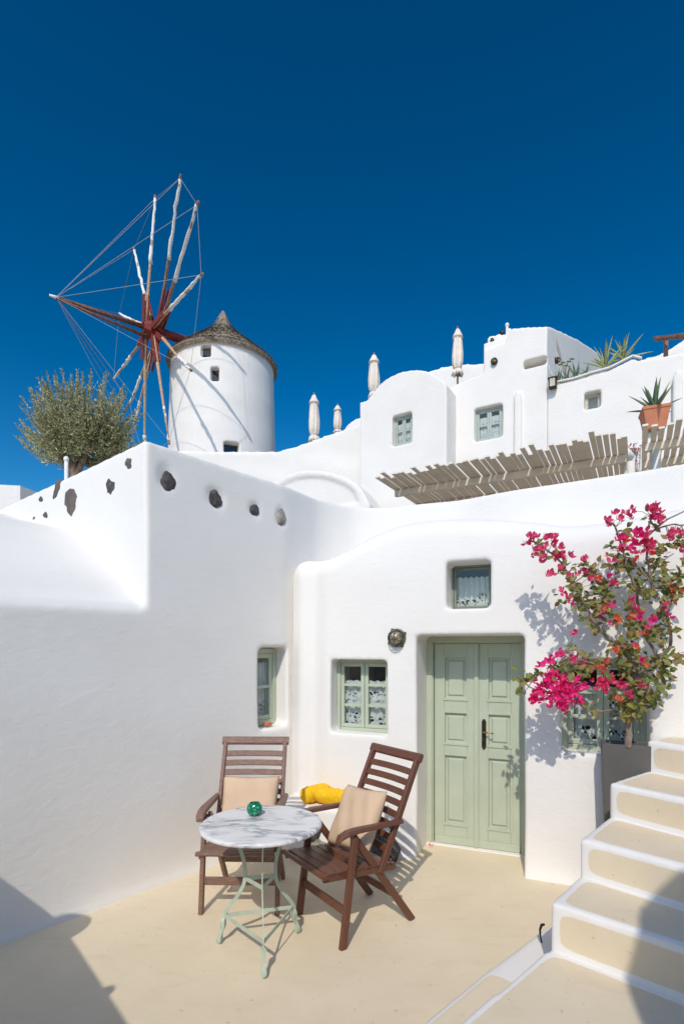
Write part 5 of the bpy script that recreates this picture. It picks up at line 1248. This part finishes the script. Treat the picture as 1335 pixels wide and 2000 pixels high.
q = srf(1231, 889, 7.2); pb = empty('white_beam_end', srf(1228, 925, 7.2), 'thick white post and beam end in the gap between the two pergolas', 'post')
MB().tube([q-Vector((.12, .1, 0)), q+Vector((.13, .2, .02))], .055, 12).build('beam_end', M['greypost'], pb, smooth=True)
MB().bar(srf(1222, 930, 7.3), srf(1228, 892, 7.3), .12, .10, up=(0, 1, 0)).build('post', M['greypost'], pb)

# ------------------------------------------------------------------ neighbouring walls behind the viewpoint, whose shadows reach the terrace
kk = 1/tan(SUN_EL); sdv = Vector((-SD.x, -SD.y)).normalized()
def back_from(p, z, H): return Vector((p[0], p[1]))-sdv*kk*(H-z)
H1 = 1.65
s1_ = atz(135, 1825, 0); s2_ = atz(250, 2000, 0)
w1a = back_from(s1_, 0, H1); w1b = back_from(s2_, 0, H1); dw = (w1b-w1a).normalized(); nw = Vector((-dw.y, dw.x)); nw = nw if nw.x < 0 else -nw
nb = empty('neighbour_house', (w1a.x, w1a.y, 0), 'white neighbouring house wall beside the viewpoint, seen only by its shadow', 'house')
kn = back_from(atz(138, 1807, 0), 0, H1)
pA = w1a-dw*.42; pB = w1b+dw*2.6
MB().prism_xy([tuple(pA), tuple(pB), tuple(pB+nw*.45), tuple(pA+nw*.45)], -.1, H1).build('wall', M['plaster'], nb)
MB().ellipsoid((kn.x, kn.y, H1-.04), (.12, .12, .12), 20, 14).build('bump_caster', M['plaster'], nb, smooth=True)  # unseen ball added to give the wall's shadow its round bump
q_ = w1a+dw*.70; MB().ellipsoid((q_.x, q_.y, H1), (.035, .035, .035), 14, 10).build('small_caster', M['plaster'], nb, smooth=True)  # small unseen ball added for a second bump in the shadow edge
Lr = Vector(atz(1230, 1930, .28)[:2]); lat_d = Vector((-sdv.y, sdv.x)); lat_d = lat_d if lat_d.x > 0 else -lat_d
prof = [(-.019, 2.93), (0, 3.15), (.05, 3.38), (.113, 3.56), (.20, 3.70), (.30, 3.80), (.6, 3.95), (1.2, 4.05), (2.6, 4.05)]
WP = Plane(tuple(Lr-sdv*3.0), lat_d)
hb2 = empty('opposite_house', (WP.o.x, WP.o.y, 0), 'white round shouldered house behind the viewpoint, seen only by its shadow', 'house')
pr2 = [(-.02, -.1)]+[(a, b) for a, b in prof]+[(2.6, -.1)]
bx = MB(WP.mx).prism_sz(pr2, -1.2, 0.0)
plaster('wall', [bx], None, .04, 1, hb2)
